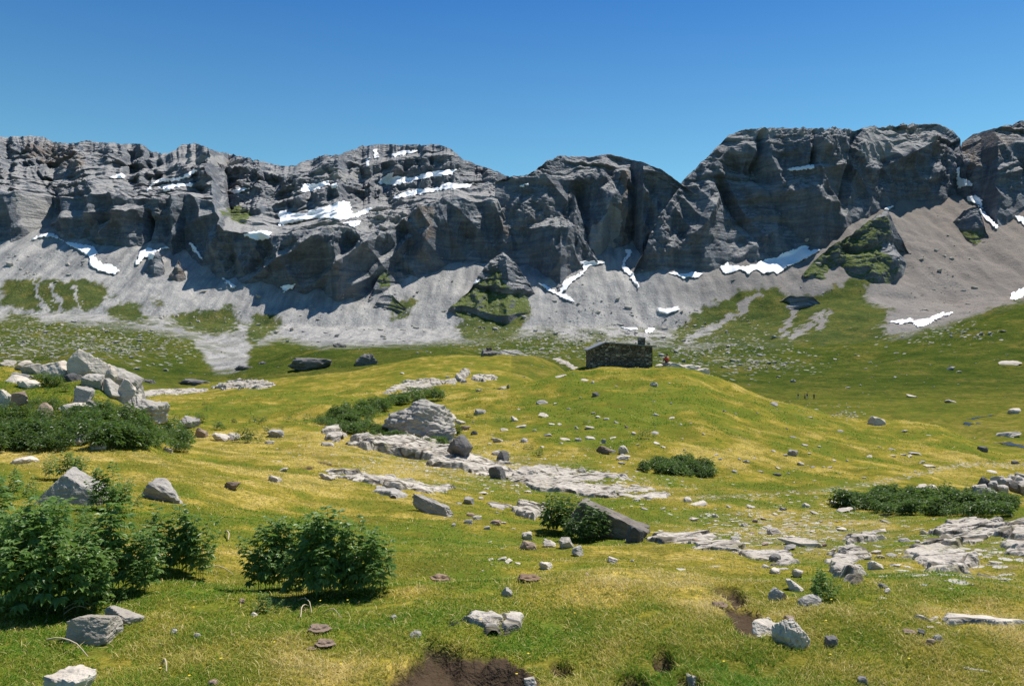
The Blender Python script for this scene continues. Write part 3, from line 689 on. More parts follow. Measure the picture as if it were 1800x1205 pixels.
crag('dark layered rock hump between two arms of a V-shaped snow patch', [(943, 482), (960, 500), (982, 517), (1000, 502), (1029, 470)], [(943, 478), (960, 452), (985, 432), (1010, 440), (1029, 466)], 1.7, 520, amp=.3, back=6)
crag('stubby rock tooth at the foot of the left snow gully', [(256, 479), (272, 488), (290, 480)], [(256, 477), (266, 449), (277, 440), (284, 452), (290, 477)], 2.2, 530, amp=.25)
crag('slim orange-brown rock spike standing on the scree', [(297, 489), (312, 496), (327, 491)], [(297, 487), (307, 470), (313, 456), (319, 472), (327, 488)], 2.2, 540, amp=.22, rust=[[(300, 480), (312, 450), (325, 480), (325, 500), (305, 500)]])
crag('broad dark crag with grassy ledges below the flat-topped massif', [(1408, 488), (1440, 493), (1480, 489), (1510, 492), (1535, 505), (1560, 498), (1582, 480), (1600, 450)], [(1408, 485), (1430, 460), (1460, 435), (1500, 410), (1535, 385), (1560, 368), (1572, 395), (1586, 420), (1600, 447)], 1.15, 550, amp=1.0,
     feats=[([(1548, 385), (1560, 430), (1570, 480)], 16, 16, 1), ([(1500, 420), (1480, 480)], 14, -12, 1)], turf=[[(1400, 500), (1440, 435), (1500, 395), (1560, 380), (1560, 420), (1545, 440), (1590, 480), (1540, 515), (1480, 505)]])
crag('dark rock island in the brown scree below the snow gully', [(1678, 393), (1700, 417), (1718, 431), (1740, 422)], [(1678, 390), (1695, 370), (1720, 362), (1730, 395), (1740, 418)], 1.5, 560, amp=.3, turf=[[(1690, 405), (1740, 405), (1740, 435), (1690, 435)]])
crag('low dark rock band across the green slope under the broad crag', [(1368, 536), (1400, 546), (1430, 557), (1455, 547)], [(1368, 532), (1390, 519), (1430, 522), (1455, 543)], 1.2, 570, amp=.3)
crag('rounded grey crag leaning on the long wall above the scree', [(648, 526), (680, 517), (718, 490)], [(648, 522), (668, 485), (690, 472), (718, 487)], 1.6, 580, amp=.35, back=-4, turf=[[(660, 480), (690, 474), (690, 500), (660, 510)]])
crag('small dark rock with a turf cap low on the pale scree', [(655, 546), (675, 551), (700, 557), (713, 546)], [(655, 542), (668, 521), (690, 518), (713, 543)], 1.2, 590, amp=.25, turf=[[(680, 520), (712, 520), (712, 560), (680, 560)]])

# ---------------------------------------------------------------- old snow, draped on the rock
c1 = lambda L: [(a / 2.62, 200 + b / 2.62) for a, b in L]
c2 = lambda L: [(600 + a / 2.62, 200 + b / 2.62) for a, b in L]
c3 = lambda L: [(1200 + a / 2.62, 200 + b / 2.62) for a, b in L]
SNOW = [
 ('long hooked snow patch along the top of the left scree cone', c1([(110, 592), (210, 546), (245, 550), (300, 588), (430, 608), (452, 630), (440, 660), (470, 690), (510, 690), (557, 720), (525, 747), (460, 727), (413, 702), (408, 658), (330, 614), (250, 570), (205, 568)])),
 ('forked snow patch beneath the narrow dark gully', c1([(616, 708), (638, 640), (680, 610), (720, 628), (760, 606), (805, 628), (765, 622), (722, 640), (697, 677), (670, 662), (640, 692)])),
 ('thin snow strip right of the orange rock spike', c1([(866, 593), (890, 598), (930, 650), (937, 684), (905, 655), (880, 618)])),
 ('small oval snow spot high on the far left wall', c1([(498, 292), (560, 273), (582, 280), (570, 302), (520, 300)])),
 ('upper branching snow streak under the left summit', c1([(666, 358), (688, 325), (740, 298), (830, 292), (900, 252), (912, 262), (870, 297), (800, 313), (722, 320), (682, 360)])),
 ('lower jagged snow streak under the left summit', c1([(706, 340), (760, 323), (870, 318), (893, 318), (885, 344), (850, 332), (790, 348), (760, 369), (748, 342)])),
 ('flat snow bar beside a dark ledge on the left wall', c1([(1056, 357), (1100, 343), (1158, 343), (1112, 364), (1075, 371)])),
 ('wedge-shaped snow patch below the central notch of the ridge', c1([(1381, 357), (1393, 323), (1440, 323), (1510, 308), (1523, 326), (1440, 358), (1390, 365)])),
 ('tiny snow spot right beside the wedge-shaped snow patch', c1([(1518, 335), (1545, 316), (1553, 340), (1530, 352)])),
 ('largest broad snowfield on the bench of the long wall', [(486, 399), (492, 385), (487, 379), (494, 369), (511, 373), (534, 375), (561, 365), (580, 361), (600, 352), (616, 354), (618, 367), (620, 375), (642, 367), (656, 365), (642, 378), (623, 384), (600, 388), (565, 384), (534, 388), (508, 394)]),
 ('rounded snow patch just above the lower cliff edge', c1([(1115, 562), (1150, 543), (1200, 537), (1254, 543), (1242, 578), (1200, 586), (1160, 580)])),
 ('long upper snow band rising to the right below the main summit', c2([(156, 322), (210, 278), (242, 268), (237, 288), (330, 293), (400, 268), (500, 256), (545, 256), (500, 284), (420, 293), (330, 314), (240, 334)])),
 ('long lower snow band rising to the right below the main summit', c2([(216, 402), (260, 368), (350, 346), (430, 342), (490, 316), (520, 321), (606, 323), (592, 342), (520, 348), (440, 359), (380, 369), (300, 384)])),
 ('thin snow strip on the crest of the main summit', c2([(228, 186), (290, 168), (362, 166), (342, 183), (290, 189), (240, 203)])),
 ('upright snow fleck in the crest gully of the main summit', c2([(142, 170), (166, 158), (172, 190), (183, 208), (148, 208)])),
 ('narrow snow trickle down the gully under the main summit', c2([(112, 205), (132, 198), (126, 252), (110, 242)])),
 ('small snow dash on the saddle left of the rock dome', c2([(815, 333), (872, 313), (865, 328), (830, 340)])),
 ('small snow patch at the lower end of the largest snowfield', c2([(2, 500), (40, 493), (94, 488), (82, 518), (50, 525)])),
 ('tiny snow spot left of the pointed green crag', c2([(602, 788), (625, 758), (653, 765), (632, 778)])),
 ('V-shaped snow patch round the dark layered hump', c2([(886, 768), (930, 782), (1000, 822), (1028, 763), (1098, 733), (1116, 710), (1090, 680), (1160, 677), (1225, 684), (1190, 699), (1142, 704), (1118, 743), (1064, 774), (1044, 804), (1020, 826), (1064, 850), (1080, 874), (1020, 855), (950, 815)])),
 ('curving snow ribbon beside the apex of the central scree fan', c2([(1302, 624), (1343, 620), (1334, 652), (1306, 695), (1344, 730), (1374, 790), (1373, 814), (1343, 775), (1287, 708), (1297, 680), (1312, 650)])),
 ('crescent snow patch on the grey scree right of the central fan', c2([(1446, 893), (1500, 897), (1540, 887), (1558, 881), (1554, 908), (1500, 924), (1458, 914)])),
 ('two-toothed snow strip at the left foot of the flat-topped massif', c3([(-70, 735), (-40, 725), (0, 738), (40, 727), (104, 733), (62, 760), (30, 752), (10, 766), (-20, 750)])),
 ('long bright snow strip under the walls of the flat-topped massif', c3([(166, 706), (210, 678), (216, 697), (280, 702), (320, 697), (380, 667), (430, 662), (470, 637), (520, 621), (560, 601), (584, 612), (584, 627), (645, 623), (600, 654), (540, 684), (490, 704), (430, 744), (418, 730), (370, 740), (340, 720), (300, 743), (270, 720), (195, 745)])),
 ('upper snow thread in the gully at the right shoulder', c3([(1262, 240), (1278, 243), (1278, 297), (1328, 306), (1344, 337), (1310, 334), (1264, 348), (1259, 310)])),
 ('lower snow tongue trailing out of the right gully', c3([(1300, 385), (1350, 372), (1384, 393), (1379, 437), (1414, 478), (1460, 520), (1453, 539), (1398, 493), (1366, 453), (1361, 422), (1318, 404)])),
 ('snow patch at the right edge under the brown shoulder', c3([(1526, 468), (1560, 470), (1640, 500), (1640, 540), (1572, 518), (1540, 492)])),
 ('snow patch on the skyline of the dark green slope at right', c3([(1508, 852), (1508, 828), (1572, 798), (1640, 780), (1640, 820), (1572, 843), (1530, 863)])),
 ('stepped snow strip at the bottom edge of the brown scree', c3([(932, 957), (1060, 938), (1060, 952), (1120, 942), (1200, 912), (1212, 917), (1260, 902), (1233, 928), (1180, 944), (1120, 980), (1080, 985), (1050, 963), (1000, 973), (960, 963)])),
 ('faint snow dash on a ledge high on the flat-topped massif', c3([(456, 257), (570, 238), (610, 232), (610, 252), (560, 262), (500, 265)])),
 ('small snow dash above the top of the broad crag', c3([(935, 432), (980, 418), (963, 438), (922, 451)])),
 ('flat snow streak in the boulder field behind the hut chimney', c2([(1280, 983), (1350, 982), (1375, 993), (1352, 1000), (1310, 995)])),
 ('small snow heap directly above the hut chimney', c2([(1390, 1003), (1418, 980), (1450, 988), (1432, 1010), (1400, 1012)])),
 ('snow sliver at the foot of the long wall left of the rounded crag', c1([(1285, 793), (1372, 782), (1352, 802), (1308, 824)])),
 ('slanting snow sliver under the dark wall right of the rock spike', c1([(1020, 755), (1045, 762), (1095, 800), (1075, 805), (1040, 779)])),
]
dg = bpy.context.evaluated_depsgraph_get()
dg.update()
TREES = [BVHTree.FromObject(o, dg) for o in MASSIFS + CRAGS + [scree, valley]]
def far_cast(x, y):
    d = Vector(((x - CX) / FPX, 1, (CY - y) / FPX)).normalized()
    best = None
    for t in TREES:
        h = t.ray_cast(Vector((0, 0, 0)), d)
        if h[0] is not None and (best is None or h[3] < best[1]): best = (h[0], h[3])
    return best[0] if best else None

def snow(label, poly, sd):
    xs_ = [p[0] for p in poly]; ys_ = [p[1] for p in poly]
    gx = np.arange(min(xs_) - 2, max(xs_) + 2.1, .8); gy = np.arange(min(ys_) - 2, max(ys_) + 2.1, .7)
    X, Y = np.meshgrid(gx, gy)
    wx = X + 3.4 * fbm2(X / 7, Y / 4, 4, sd, .65); wy = Y + 2.0 * fbm2(X / 6 + 7, Y / 4, 4, sd + 1, .6)
    ins = in_poly(wx, wy, poly)
    D = np.full(X.shape, np.nan)
    for i, j in zip(*np.nonzero(ins)):
        h = far_cast(X[i, j], Y[i, j])
        if h is not None: D[i, j] = h.y
    ok = ~np.isnan(D)
    if ok.sum() < 6: return None
    S = np.where(ok, D, 0); W = ok.astype(float)
    for _ in range(6):                                   # snow lies smoother than the rock below it
        for ax in (0, 1):
            S = (np.roll(S, 1, ax) + S * 2 + np.roll(S, -1, ax)) / 4; W = (np.roll(W, 1, ax) + W * 2 + np.roll(W, -1, ax)) / 4
    Sm = S / np.maximum(W, 1e-6)
    inner = sstep(.45, .8, W)
    Ds = np.where(ok, np.minimum(Sm, D + 3) - 4.5 * inner, 0) + 2.0 * (1 - inner)
    V = np.stack([(X - CX) / FPX * Ds, Ds, (CY - Y) / FPX * Ds + .6 * inner], -1).reshape(-1, 3)
    F = grid_faces(*X.shape); F = F[ok.ravel()[F].all(1)]
    if not len(F): return None
    r = np.ptp(Ds.ravel()[F], axis=1); F = F[r < 40]
    if not len(F): return None
    lab = np.arange(len(V))                              # keep the largest connected piece only
    for _ in range(400):
        m_ = lab[F].min(1); new = lab.copy(); np.minimum.at(new, F.ravel(), np.repeat(m_, 4))
        if (new == lab).all(): break
        lab = new
    ids, cnt = np.unique(lab[F[:, 0]], return_counts=True); F = F[lab[F[:, 0]] == ids[cnt.argmax()]]
    used = np.unique(F); mp = np.zeros(len(V), int); mp[used] = np.arange(len(used))
    F = mp[F]
    me = mesh_np('snow_patch', V[used], F, True)
    return tag(link('snow_patch', me, M_SNOW), label, 'snow patch', 'old snow patches on the mountain wall')
for i, (lb, pl) in enumerate(SNOW): snow(lb, pl, 700 + i)
# ---------------------------------------------------------------- rocks
def mat_rock(name, cols, dark, bands=2.2, lich=.35, bump=.6, joints=False):
    t = NT(name)
    o = t.coord('World')
    mp = t.new('ShaderNodeMapping'); mp.inputs['Rotation'].default_value = (.35, -.3, .2); mp.inputs['Scale'].default_value = (.6, .6, bands * 2.2)
    t.l.new(o, mp.inputs[0])
    n1 = t.noise(mp.outputs[0], 1.6, 6, .68, .5); n2 = t.noise(o, 3.5, 5, .7); n3 = t.noise(o, 16.0, 4, .75); nl = t.noise(o, .9, 5, .65)
    c = t.ramp(n1, [(.3, cols[0]), (.5, cols[1]), (.7, cols[2])])
    c = t.mix(t.ramp(n2, [(.5, 0.0), (.72, lich)]), c, dark)
    c = t.mix(t.math('MULTIPLY', t.ramp(n3, [(.52, 0.0), (.7, 1.0)]), .5), c, dark)
    c = t.mix(t.ramp(nl, [(.56, 0.0), (.72, .45)]), c, (.27, .22, .14))
    pi = t.new('ShaderNodeObjectInfo')
    c = t.mix(t.math('MULTIPLY', pi.outputs['Random'], .28), c, t.mix(pi.outputs['Random'], (.5, .46, .41), (.22, .2, .19)))
    h = t.math('ADD', n1, t.math('ADD', t.math('MULTIPLY', n2, .7), t.math('MULTIPLY', n3, .35)))
    if joints:      # open joints and soil-filled cracks running across the bedrock
        wob = t.new('ShaderNodeMix', data_type='VECTOR'); wob.inputs[0].default_value = .22
        nz = t.new('ShaderNodeTexNoise'); nz.inputs['Scale'].default_value = 1.3; nz.inputs['Detail'].default_value = 4; t.l.new(o, nz.inputs['Vector'])
        t.l.new(o, wob.inputs[4]); t.l.new(nz.outputs['Color'], wob.inputs[5])
        m2 = t.new('ShaderNodeMapping'); m2.inputs['Rotation'].default_value = (0, 0, .55); m2.inputs['Scale'].default_value = (.55, 1.5, 1.0); t.l.new(wob.outputs[1], m2.inputs[0])
        e1 = t.voro(m2.outputs[0], .75, feature='DISTANCE_TO_EDGE'); e2 = t.voro(m2.outputs[0], 2.3, feature='DISTANCE_TO_EDGE')
        j = t.math('MAXIMUM', t.ramp(e1, [(.012, 1.0), (.045, 0.0)]), t.math('MULTIPLY', t.ramp(e2, [(.01, .8), (.05, 0.0)]), t.ramp(n2, [(.45, 0.0), (.58, 1.0)])))
        c = t.mix(t.math('MULTIPLY', j, .85), c, (.085, .07, .045))
        c = t.mix(t.ramp(t.noise(o, .7, 6, .7), [(.57, 0.0), (.66, .75)]), c, (.17, .155, .05))
        h = t.math('SUBTRACT', h, t.math('MULTIPLY', j, 1.2))
    return t.done(c, t.bump(h, bump, .09), .9, .12)
M_PALE = mat_rock('pale_schist', ((.40, .345, .28), (.57, .50, .41), (.68, .61, .51)), (.13, .125, .12))
M_SLAB = mat_rock('jointed_bedrock', ((.34, .30, .245), (.50, .445, .37), (.63, .57, .48)), (.15, .14, .12), joints=True)
M_GREY = mat_rock('grey_schist', ((.24, .22, .19), (.38, .35, .305), (.50, .46, .405)), (.10, .098, .095))
M_DARK = mat_rock('dark_schist', ((.07, .068, .066), (.125, .12, .115), (.20, .19, .175)), (.055, .053, .05), lich=.5)
M_RED = mat_rock('reddish_schist', ((.22, .14, .09), (.33, .23, .16), (.44, .34, .26)), (.12, .08, .055))
M_SHADE_BROWN = mat_rock('shade_darkened_schist', ((.10, .085, .07), (.17, .145, .12), (.27, .24, .20)), (.06, .052, .045))  # stone colour darkened to give the slanting rock's overhung front its shade
M_CLOD = mat_rock('dry_earth', ((.12, .075, .045), (.2, .13, .08), (.3, .21, .14)), (.06, .04, .025))

def ico(n):
    bm = bmesh.new(); bmesh.ops.create_icosphere(bm, subdivisions=n, radius=1)
    V = np.array([v.co[:] for v in bm.verts]); F = np.array([[v.index for v in f.verts] for f in bm.faces]); bm.free()
    return V, F
ICO = {n: ico(n) for n in (1, 2, 3, 4, 5)}

def rock_shape(seed, res=4, cuts=11, beds=0.0, rough=.05, tilt=(.35, .15), lo=.34, boxy=None, planes=None):
    rng = np.random.default_rng(seed)
    D, F = ICO[res]
    N = rng.normal(size=(cuts, 3)); N /= np.linalg.norm(N, axis=1)[:, None]
    off = rng.uniform(lo, max(.8, lo + .15), cuts)
    if boxy is None: boxy = seed % 2 == 0
    if boxy:      # joint-bounded block: three sets of nearly square faces, then a few chipped corners
        a = rng.normal(0, .16, (6, 3)); A = np.array([[1, 0, 0], [-1, 0, 0], [0, 1, 0], [0, -1, 0], [0, 0, 1], [0, 0, -1]]) + a
        A /= np.linalg.norm(A, axis=1)[:, None]
        N = np.concatenate([A, N[:max(cuts - 5, 2)]]); off = np.concatenate([rng.uniform(.5, .66, 6), rng.uniform(.62, .82, max(cuts - 5, 2))])
    if planes:
        N = np.array([q[:3] for q in planes]); N /= np.linalg.norm(N, axis=1)[:, None]; off = np.array([q[3] for q in planes])
    dn = D @ N.T
    r = np.where(dn > 1e-3, off[None] / np.maximum(dn, 1e-3), 9).min(1)
    r = np.minimum(r, 1.0)
    r = r * (1 + .03 * fbm3(D[:, 0] * 7 + seed, D[:, 1] * 7, D[:, 2] * 7, 3, seed + 5) + rough * fbm3(D[:, 0] * 2.2 + seed, D[:, 1] * 2.2, D[:, 2] * 2.2, 4, seed, .6))
    V = D * r[:, None]
    if beds > 0:     # layered rock: beds stick out and step back
        ax = np.array([math.sin(tilt[0]), math.sin(tilt[1]), math.cos(tilt[0])])
        h = V @ ax * 4.2 + .35 * fbm3(V[:, 0] * 1.5, V[:, 1] * 1.5, V[:, 2] * 1.5, 2, seed + 2)
        fr = h - np.floor(h)
        step = np.where(fr < .8, 0.0, -1.0) + .8 * (_hash(np.floor(h).astype(np.int64), np.zeros(len(h), np.int64), np.zeros(len(h), np.int64), seed).astype(float) / 4294967296.0 - .5)
        V = V * (1 + beds * step)[:, None]
    lo, hi = V.min(0), V.max(0)
    V = (V - (lo + hi) / 2) / (hi - lo)
    V[:, 2] = (V[:, 2] + .5) * 1.38 - .38           # a quarter of it lies below the turf
    return V, F
_rock_cache = {}
def rock_mesh(seed, res, mat, **k):
    key = (seed, res, mat.name, tuple(sorted(k.items())))
    if key not in _rock_cache:
        V, F = rock_shape(seed, res, **k)
        me = mesh_np('rock', V, F, False); me.materials.append(mat)
        _rock_cache[key] = me
    return _rock_cache[key]

def rock(x, y, w, h, label, mat=None, group=None, name='boulder', cat=None, yaw=None, deep=.85, seed=None, ymin=0, sink=0.0, Y=None, roll=0.0, pitch=0.0, res=None, own=False, **k):
    """a rock whose foot shows at photo pixel (x, y) and that is w x h photo pixels large there."""
    g = hit(x, y, ymin)
    if Y is not None:
        g = Vector(((x - CX) / FPX * Y, Y, (CY - y) / FPX * Y))
    s = g.y / FPX
    W, H = w * s, h * s
    D = W * deep
    seed = int(seed if seed is not None else (x * 7 + y * 13) % 14)
    rng = random.Random(int(x * 31 + y * 17))
    yaw = rng.uniform(-.5, .5) if yaw is None else yaw
    res = res or (4 if w > 60 else 3 if w > 18 else 2)
    me = rock_mesh(seed, res, mat or M_GREY, **k)
    o = link(name, me)
    if roll == 0 and pitch == 0 and w < 60: roll, pitch = rng.uniform(-.32, .32), rng.uniform(-.2, .25)
    c, si = abs(math.cos(yaw)), abs(math.sin(yaw))
    o.scale = (W / max(c + si * deep, .6), D, H)
    o.rotation_euler = (pitch, roll, yaw)
    o.location = (g.x, g.y + D * .38, g.z - sink - (.10 if w < 60 and Y is None else .02) * H)
    return tag(o, label, cat or ('boulder' if name == 'boulder' else name.replace('_', ' ')), group)

# --- outcrops: slabs of bedrock that break through the turf, followed over the ground
def slab(label, poly, H, mat=None, seed=0, name='rock_slab', gap=.0, edge=None, ymin=0, bedh=.08, group=None, px=1.3):
    c = [hit(a, b, ymin) for a, b in poly]
    pw = [(p.x, p.y) for p in c]
    Xs = [p[0] for p in pw]; Ys = [p[1] for p in pw]
    dm = sum(Ys) / len(Ys)
    gap = max(gap, .24 if dm > 7 else .06)
    H = H * (.55 if dm < 7 else .6 if dm < 20 else .8 if dm < 50 else 1.0)
    st = max(px * dm / FPX, .007) if dm > 12 else max(.9 * dm / FPX, .005)
    nx = min(int((max(Xs) - min(Xs)) / st) + 3, 420); ny = min(int((max(Ys) - min(Ys)) / (st * 1.4)) + 3, 420)
    X, Y = np.meshgrid(np.linspace(min(Xs) - st, max(Xs) + st, nx), np.linspace(min(Ys) - st, max(Ys) + st, ny))
    sc = 1 / min(max(.5, dm * .045), 3.0)
    wx = X + .5 / sc * .5 * fbm2(X * sc, Y * sc, 4, seed + 1); wy = Y + .5 / sc * .6 * fbm2(X * sc + 9, Y * sc, 4, seed + 2)
    ins = in_poly(wx, wy, pw)
    d = poly_dist(wx, wy, pw, True); d = np.where(ins, d, -d)
    e = H * .5
    prof = sstep(-.1 * e, e, d)
    th = fbm2(X * sc * .8, Y * sc * .8 + 3, 4, seed + 3)
    z = prof * H * (.66 + .28 * th)
    # bedding steps: joints running obliquely, each block at its own level
    ca, sa = math.cos(.5), math.sin(.5)
    u = (X * ca + Y * sa) * sc * .42 + .25 * th; v = (-X * sa + Y * ca) * sc * .95 + .35 * fbm2(X * sc, Y * sc, 3, seed + 5)
    cell = _hash(np.floor(u).astype(np.int64), np.floor(v).astype(np.int64), np.zeros(u.shape, np.int64), seed + 7).astype(float) / 4294967296.0
    fu, fv = u - np.floor(u), v - np.floor(v)
    crack = np.minimum(np.minimum(fu, 1 - fu) * 2, np.minimum(fv, 1 - fv))
    z = z + prof * H * (.5 * (cell - .4)) - prof * H * .55 * (1 - sstep(0, .09, crack))
    z = z + .05 * H * prof * fbm2(X * sc * 5, Y * sc * 5, 3, seed + 9)
    if gap > 0: z = z - gap * H * (1 + fbm2(X * sc * .9 + 20, Y * sc * 1.6, 4, seed + 11))
    gz = ground_z(X, Y)
    keep = (z > -.12 * H - .03) & (d > -.25 * e)
    V = np.stack([X, Y, gz + np.maximum(z, -.25 * H - .03) - .015], -1).reshape(-1, 3)
    F = grid_faces(*X.shape); F = F[keep.ravel()[F].any(1)]
    if not len(F): return None
    used = np.unique(F); mp = np.zeros(len(V), int); mp[used] = np.arange(len(used))
    # one connected body: a thin buried skirt is not needed, the rim dips under the turf
    o = link(name, mesh_np(name, V[used], mp[F], False), mat or M_SLAB)
    return tag(o, label, 'rock slab', group)

# ---- slabs, far to near
slab('long pale rock sheet on the meadow behind the left boulder pile', [(222, 697), (255, 688), (310, 684), (372, 685), (330, 691), (260, 698)], .35, seed=1, ymin=60)
slab('smooth white rock whaleback on the crest of the yellow meadow', [(376, 681), (400, 673), (440, 669), (475, 671), (482, 679), (455, 683), (410, 683)], .9, seed=2, ymin=60)
slab('pale rock rib stepping down the meadow left of the hut mound', [(802, 671), (804, 655), (815, 649), (825, 652), (822, 664), (815, 673)], .7, seed=3, ymin=60)
slab('jumbled pale ledges above the dark plants behind the layered boulder', [(673, 690), (695, 680), (730, 672), (770, 668), (798, 668), (796, 677), (760, 680), (735, 691), (700, 694)], .55, seed=4, gap=.35, ymin=45)
slab('pale rock rib on the skyline left of the hut', [(972, 631), (985, 630), (1005, 640), (1022, 650), (1015, 653), (995, 643)], .6, seed=5, ymin=95)
slab('small pale ledge with dark cracks beside the pale rock rib', [(828, 668), (840, 659), (868, 658), (874, 665), (855, 671)], .5, seed=6, ymin=60)
slab('light lichened ridge of bedrock in front of the big layered boulder', [(610, 782), (618, 774), (680, 770), (735, 774), (790, 786), (812, 800), (800, 808), (740, 806), (690, 800), (640, 794)], .62, seed=10, bedh=.1)
slab('pale broken ledges running right from the lichened ridge', [(752, 812), (775, 806), (812, 803), (870, 812), (905, 822), (895, 838), (850, 836), (800, 824), (760, 820)], .4, seed=11, gap=.3)
slab('wide field of pale broken bedrock at the foot of the mound', [(885, 832), (950, 822), (1020, 826), (1080, 836), (1135, 850), (1175, 866), (1165, 880), (1090, 878), (1010, 870), (930, 856), (890, 846)], .36, seed=12, gap=.42)
slab('thin pale ledge cutting through the yellow turf', [(568, 824), (600, 826), (660, 838), (720, 846), (790, 858), (800, 868), (740, 866), (680, 858), (620, 846), (575, 834)], .26, seed=13, gap=.4)
slab('short grey ledge left of the long bedded rock', [(662, 858), (680, 854), (705, 864), (714, 876), (695, 876), (670, 868)], .26, M_GREY, seed=14)
slab('flat pale slab with a cracked edge left of the plant-covered rock', [(898, 897), (925, 888), (955, 886), (962, 905), (945, 915), (915, 908)], .32, seed=15)
slab('small flat pale rock sheet above the plant-covered rock', [(855, 886), (880, 884), (905, 890), (890, 895), (865, 893)], .1, seed=16)
slab('upper right group of pale bedrock slabs', [(1640, 936), (1660, 918), (1700, 916), (1760, 919), (1830, 922), (1830, 948), (1750, 942), (1722, 957), (1682, 952), (1645, 947)], .3, seed=20, gap=.2)
slab('lower right group of pale bedrock slabs', [(1590, 970), (1640, 951), (1692, 957), (1725, 984), (1704, 1003), (1660, 1008), (1615, 990)], .26, seed=21, gap=.22)
slab('pale slab at the right edge below the bedrock group', [(1755, 958), (1790, 951), (1840, 952), (1840, 980), (1778, 976)], .22, seed=22)
slab('fan-shaped pale slab pair in the middle of the right-hand turf', [(1450, 988), (1480, 969), (1522, 966), (1530, 984), (1503, 993), (1524, 1006), (1520, 1030), (1488, 1024), (1462, 1002)], .22, seed=23, gap=.15)
slab('pale ledge with a grass cap above the fan-shaped slabs', [(1482, 948), (1508, 937), (1545, 939), (1552, 951), (1512, 957), (1488, 957)], .24, seed=24, gap=.2)
slab('narrow pale slab behind the little dark bush', [(1300, 972), (1350, 966), (1392, 975), (1398, 986), (1340, 987), (1308, 980)], .2, seed=25)
slab('long pale slab right of the plant-covered rock', [(1135, 950), (1155, 941), (1200, 938), (1250, 938), (1305, 954), (1325, 971), (1270, 967), (1210, 957)], .2, seed=26, gap=.25)
slab('thin pale slab strip just left of the little dark bush', [(1322, 992), (1370, 987), (1406, 990), (1408, 1000), (1350, 1002)], .16, seed=27)
slab('low scatter of pale bedrock below the right slab groups', [(1700, 1012), (1740, 1010), (1775, 1028), (1760, 1036), (1720, 1030)], .14, seed=28, gap=.3)
slab('long white flat slab lying in the turf at lower right', [(1590, 1082), (1625, 1077), (1665, 1078), (1705, 1090), (1745, 1091), (1790, 1092), (1786, 1102), (1720, 1106), (1660, 1101), (1622, 1093)], .085, seed=29, edge=.12)
slab('small white slab near the bottom right corner', [(1690, 1180), (1720, 1172), (1772, 1178), (1740, 1184), (1708, 1184)], .05, seed=30, edge=.08)
slab('pale knobbly slab at the bottom middle above the bare earth', [(786, 1106), (806, 1089), (850, 1084), (880, 1092), (905, 1082), (930, 1090), (926, 1108), (880, 1116), (826, 1114)], .12, seed=31, edge=.13)
slab('pale ledge between small dark plants left of the layered boulder', [(560, 772), (572, 757), (602, 750), (612, 766), (595, 777)], .5, seed=32)

# ---- big single boulders
B = rock
B(731, 768, 142, 66, 'biggest grey boulder of folded layers ringed by dark plants', M_GREY, seed=21, boxy=False, beds=.05, res=5, cuts=16, lo=.72, tilt=(.42, .2), yaw=.1, deep=.7, rough=.10)
B(778, 776, 70, 24, 'lower bedded ledge at the front foot of the layered boulder', M_GREY, seed=22, beds=.08, res=4, cuts=8, tilt=(.5, .2), yaw=-.2, roll=-.25)
B(808, 806, 64, 42, 'dark-faced boulder wedged against the right end of the lichened ridge', M_DARK, seed=23, res=5, cuts=9, yaw=-.45, rough=.07)
B(876, 842, 34, 24, 'dark broken block at the end of the pale ledges', M_DARK, seed=6, res=4, yaw=-.6)
B(760, 903, 96, 22, 'long bedded grey rock lying aslant in the turf', M_GREY, seed=24, boxy=True, beds=.05, res=5, cuts=7, roll=.42, yaw=-.25, deep=.28)
B(1068, 944, 150, 44, 'big slanting rock with a dark overhung face beside a leafy bush', M_SHADE_BROWN, seed=25, boxy=True, beds=.03, res=5, cuts=7, roll=.34, yaw=-.22, pitch=-.06, deep=.4)
B(1116, 953, 36, 30, 'dark square end block of the big slanting rock', M_DARK, seed=4, boxy=True, res=4, yaw=-.22, cuts=7, roll=.15)
B(113, 886, 124, 60, 'triangular grey boulder rising behind the leafy bushes at left', M_GREY, seed=26, planes=((-.62, -.1, .72, .40), (.44, -.12, .9, .40), (.1, -1, .42, .46), (0, 1, .2, .6), (1, -.2, .1, .95), (-1, 0, 0, .8), (0, 0, -1, .5)), res=5, yaw=.1, rough=.04, deep=.6)
B(282, 880, 82, 34, 'slanted grey boulder with cracks right of the leafy bush', M_GREY, seed=27, res=4, cuts=8, beds=.05, roll=.3, yaw=-.2, deep=.6)
B(152, 1131, 96, 46, 'flat-topped grey boulder in front of the leftmost bush', M_GREY, seed=28, res=5, cuts=8, deep=.7, yaw=.2)
B(206, 1098, 86, 27, 'low grey rock behind the flat-topped boulder', M_GREY, seed=29, res=4, cuts=8, deep=.6, yaw=-.15)
B(112, 1222, 84, 34, 'white rock cut by the bottom edge of the picture', M_PALE, seed=30, res=4, cuts=8, deep=.8)
B(1396, 1138, 84, 48, 'rounded pale boulder with two dark cracks and a shaded right end', M_PALE, seed=31, res=5, cuts=8, beds=.05, tilt=(.9, .1), roll=.2, yaw=-.3)
B(1352, 1118, 60, 22, 'flat pale slab leaning on the left of the cracked boulder', M_PALE, seed=9, res=4, yaw=.2, deep=.7)
B(1463, 1137, 21, 19, 'small dark cube-like stone right of the cracked boulder', M_DARK, seed=10, res=3, cuts=7)
B(108, 638, 0.1, 0.1, None) if False else None

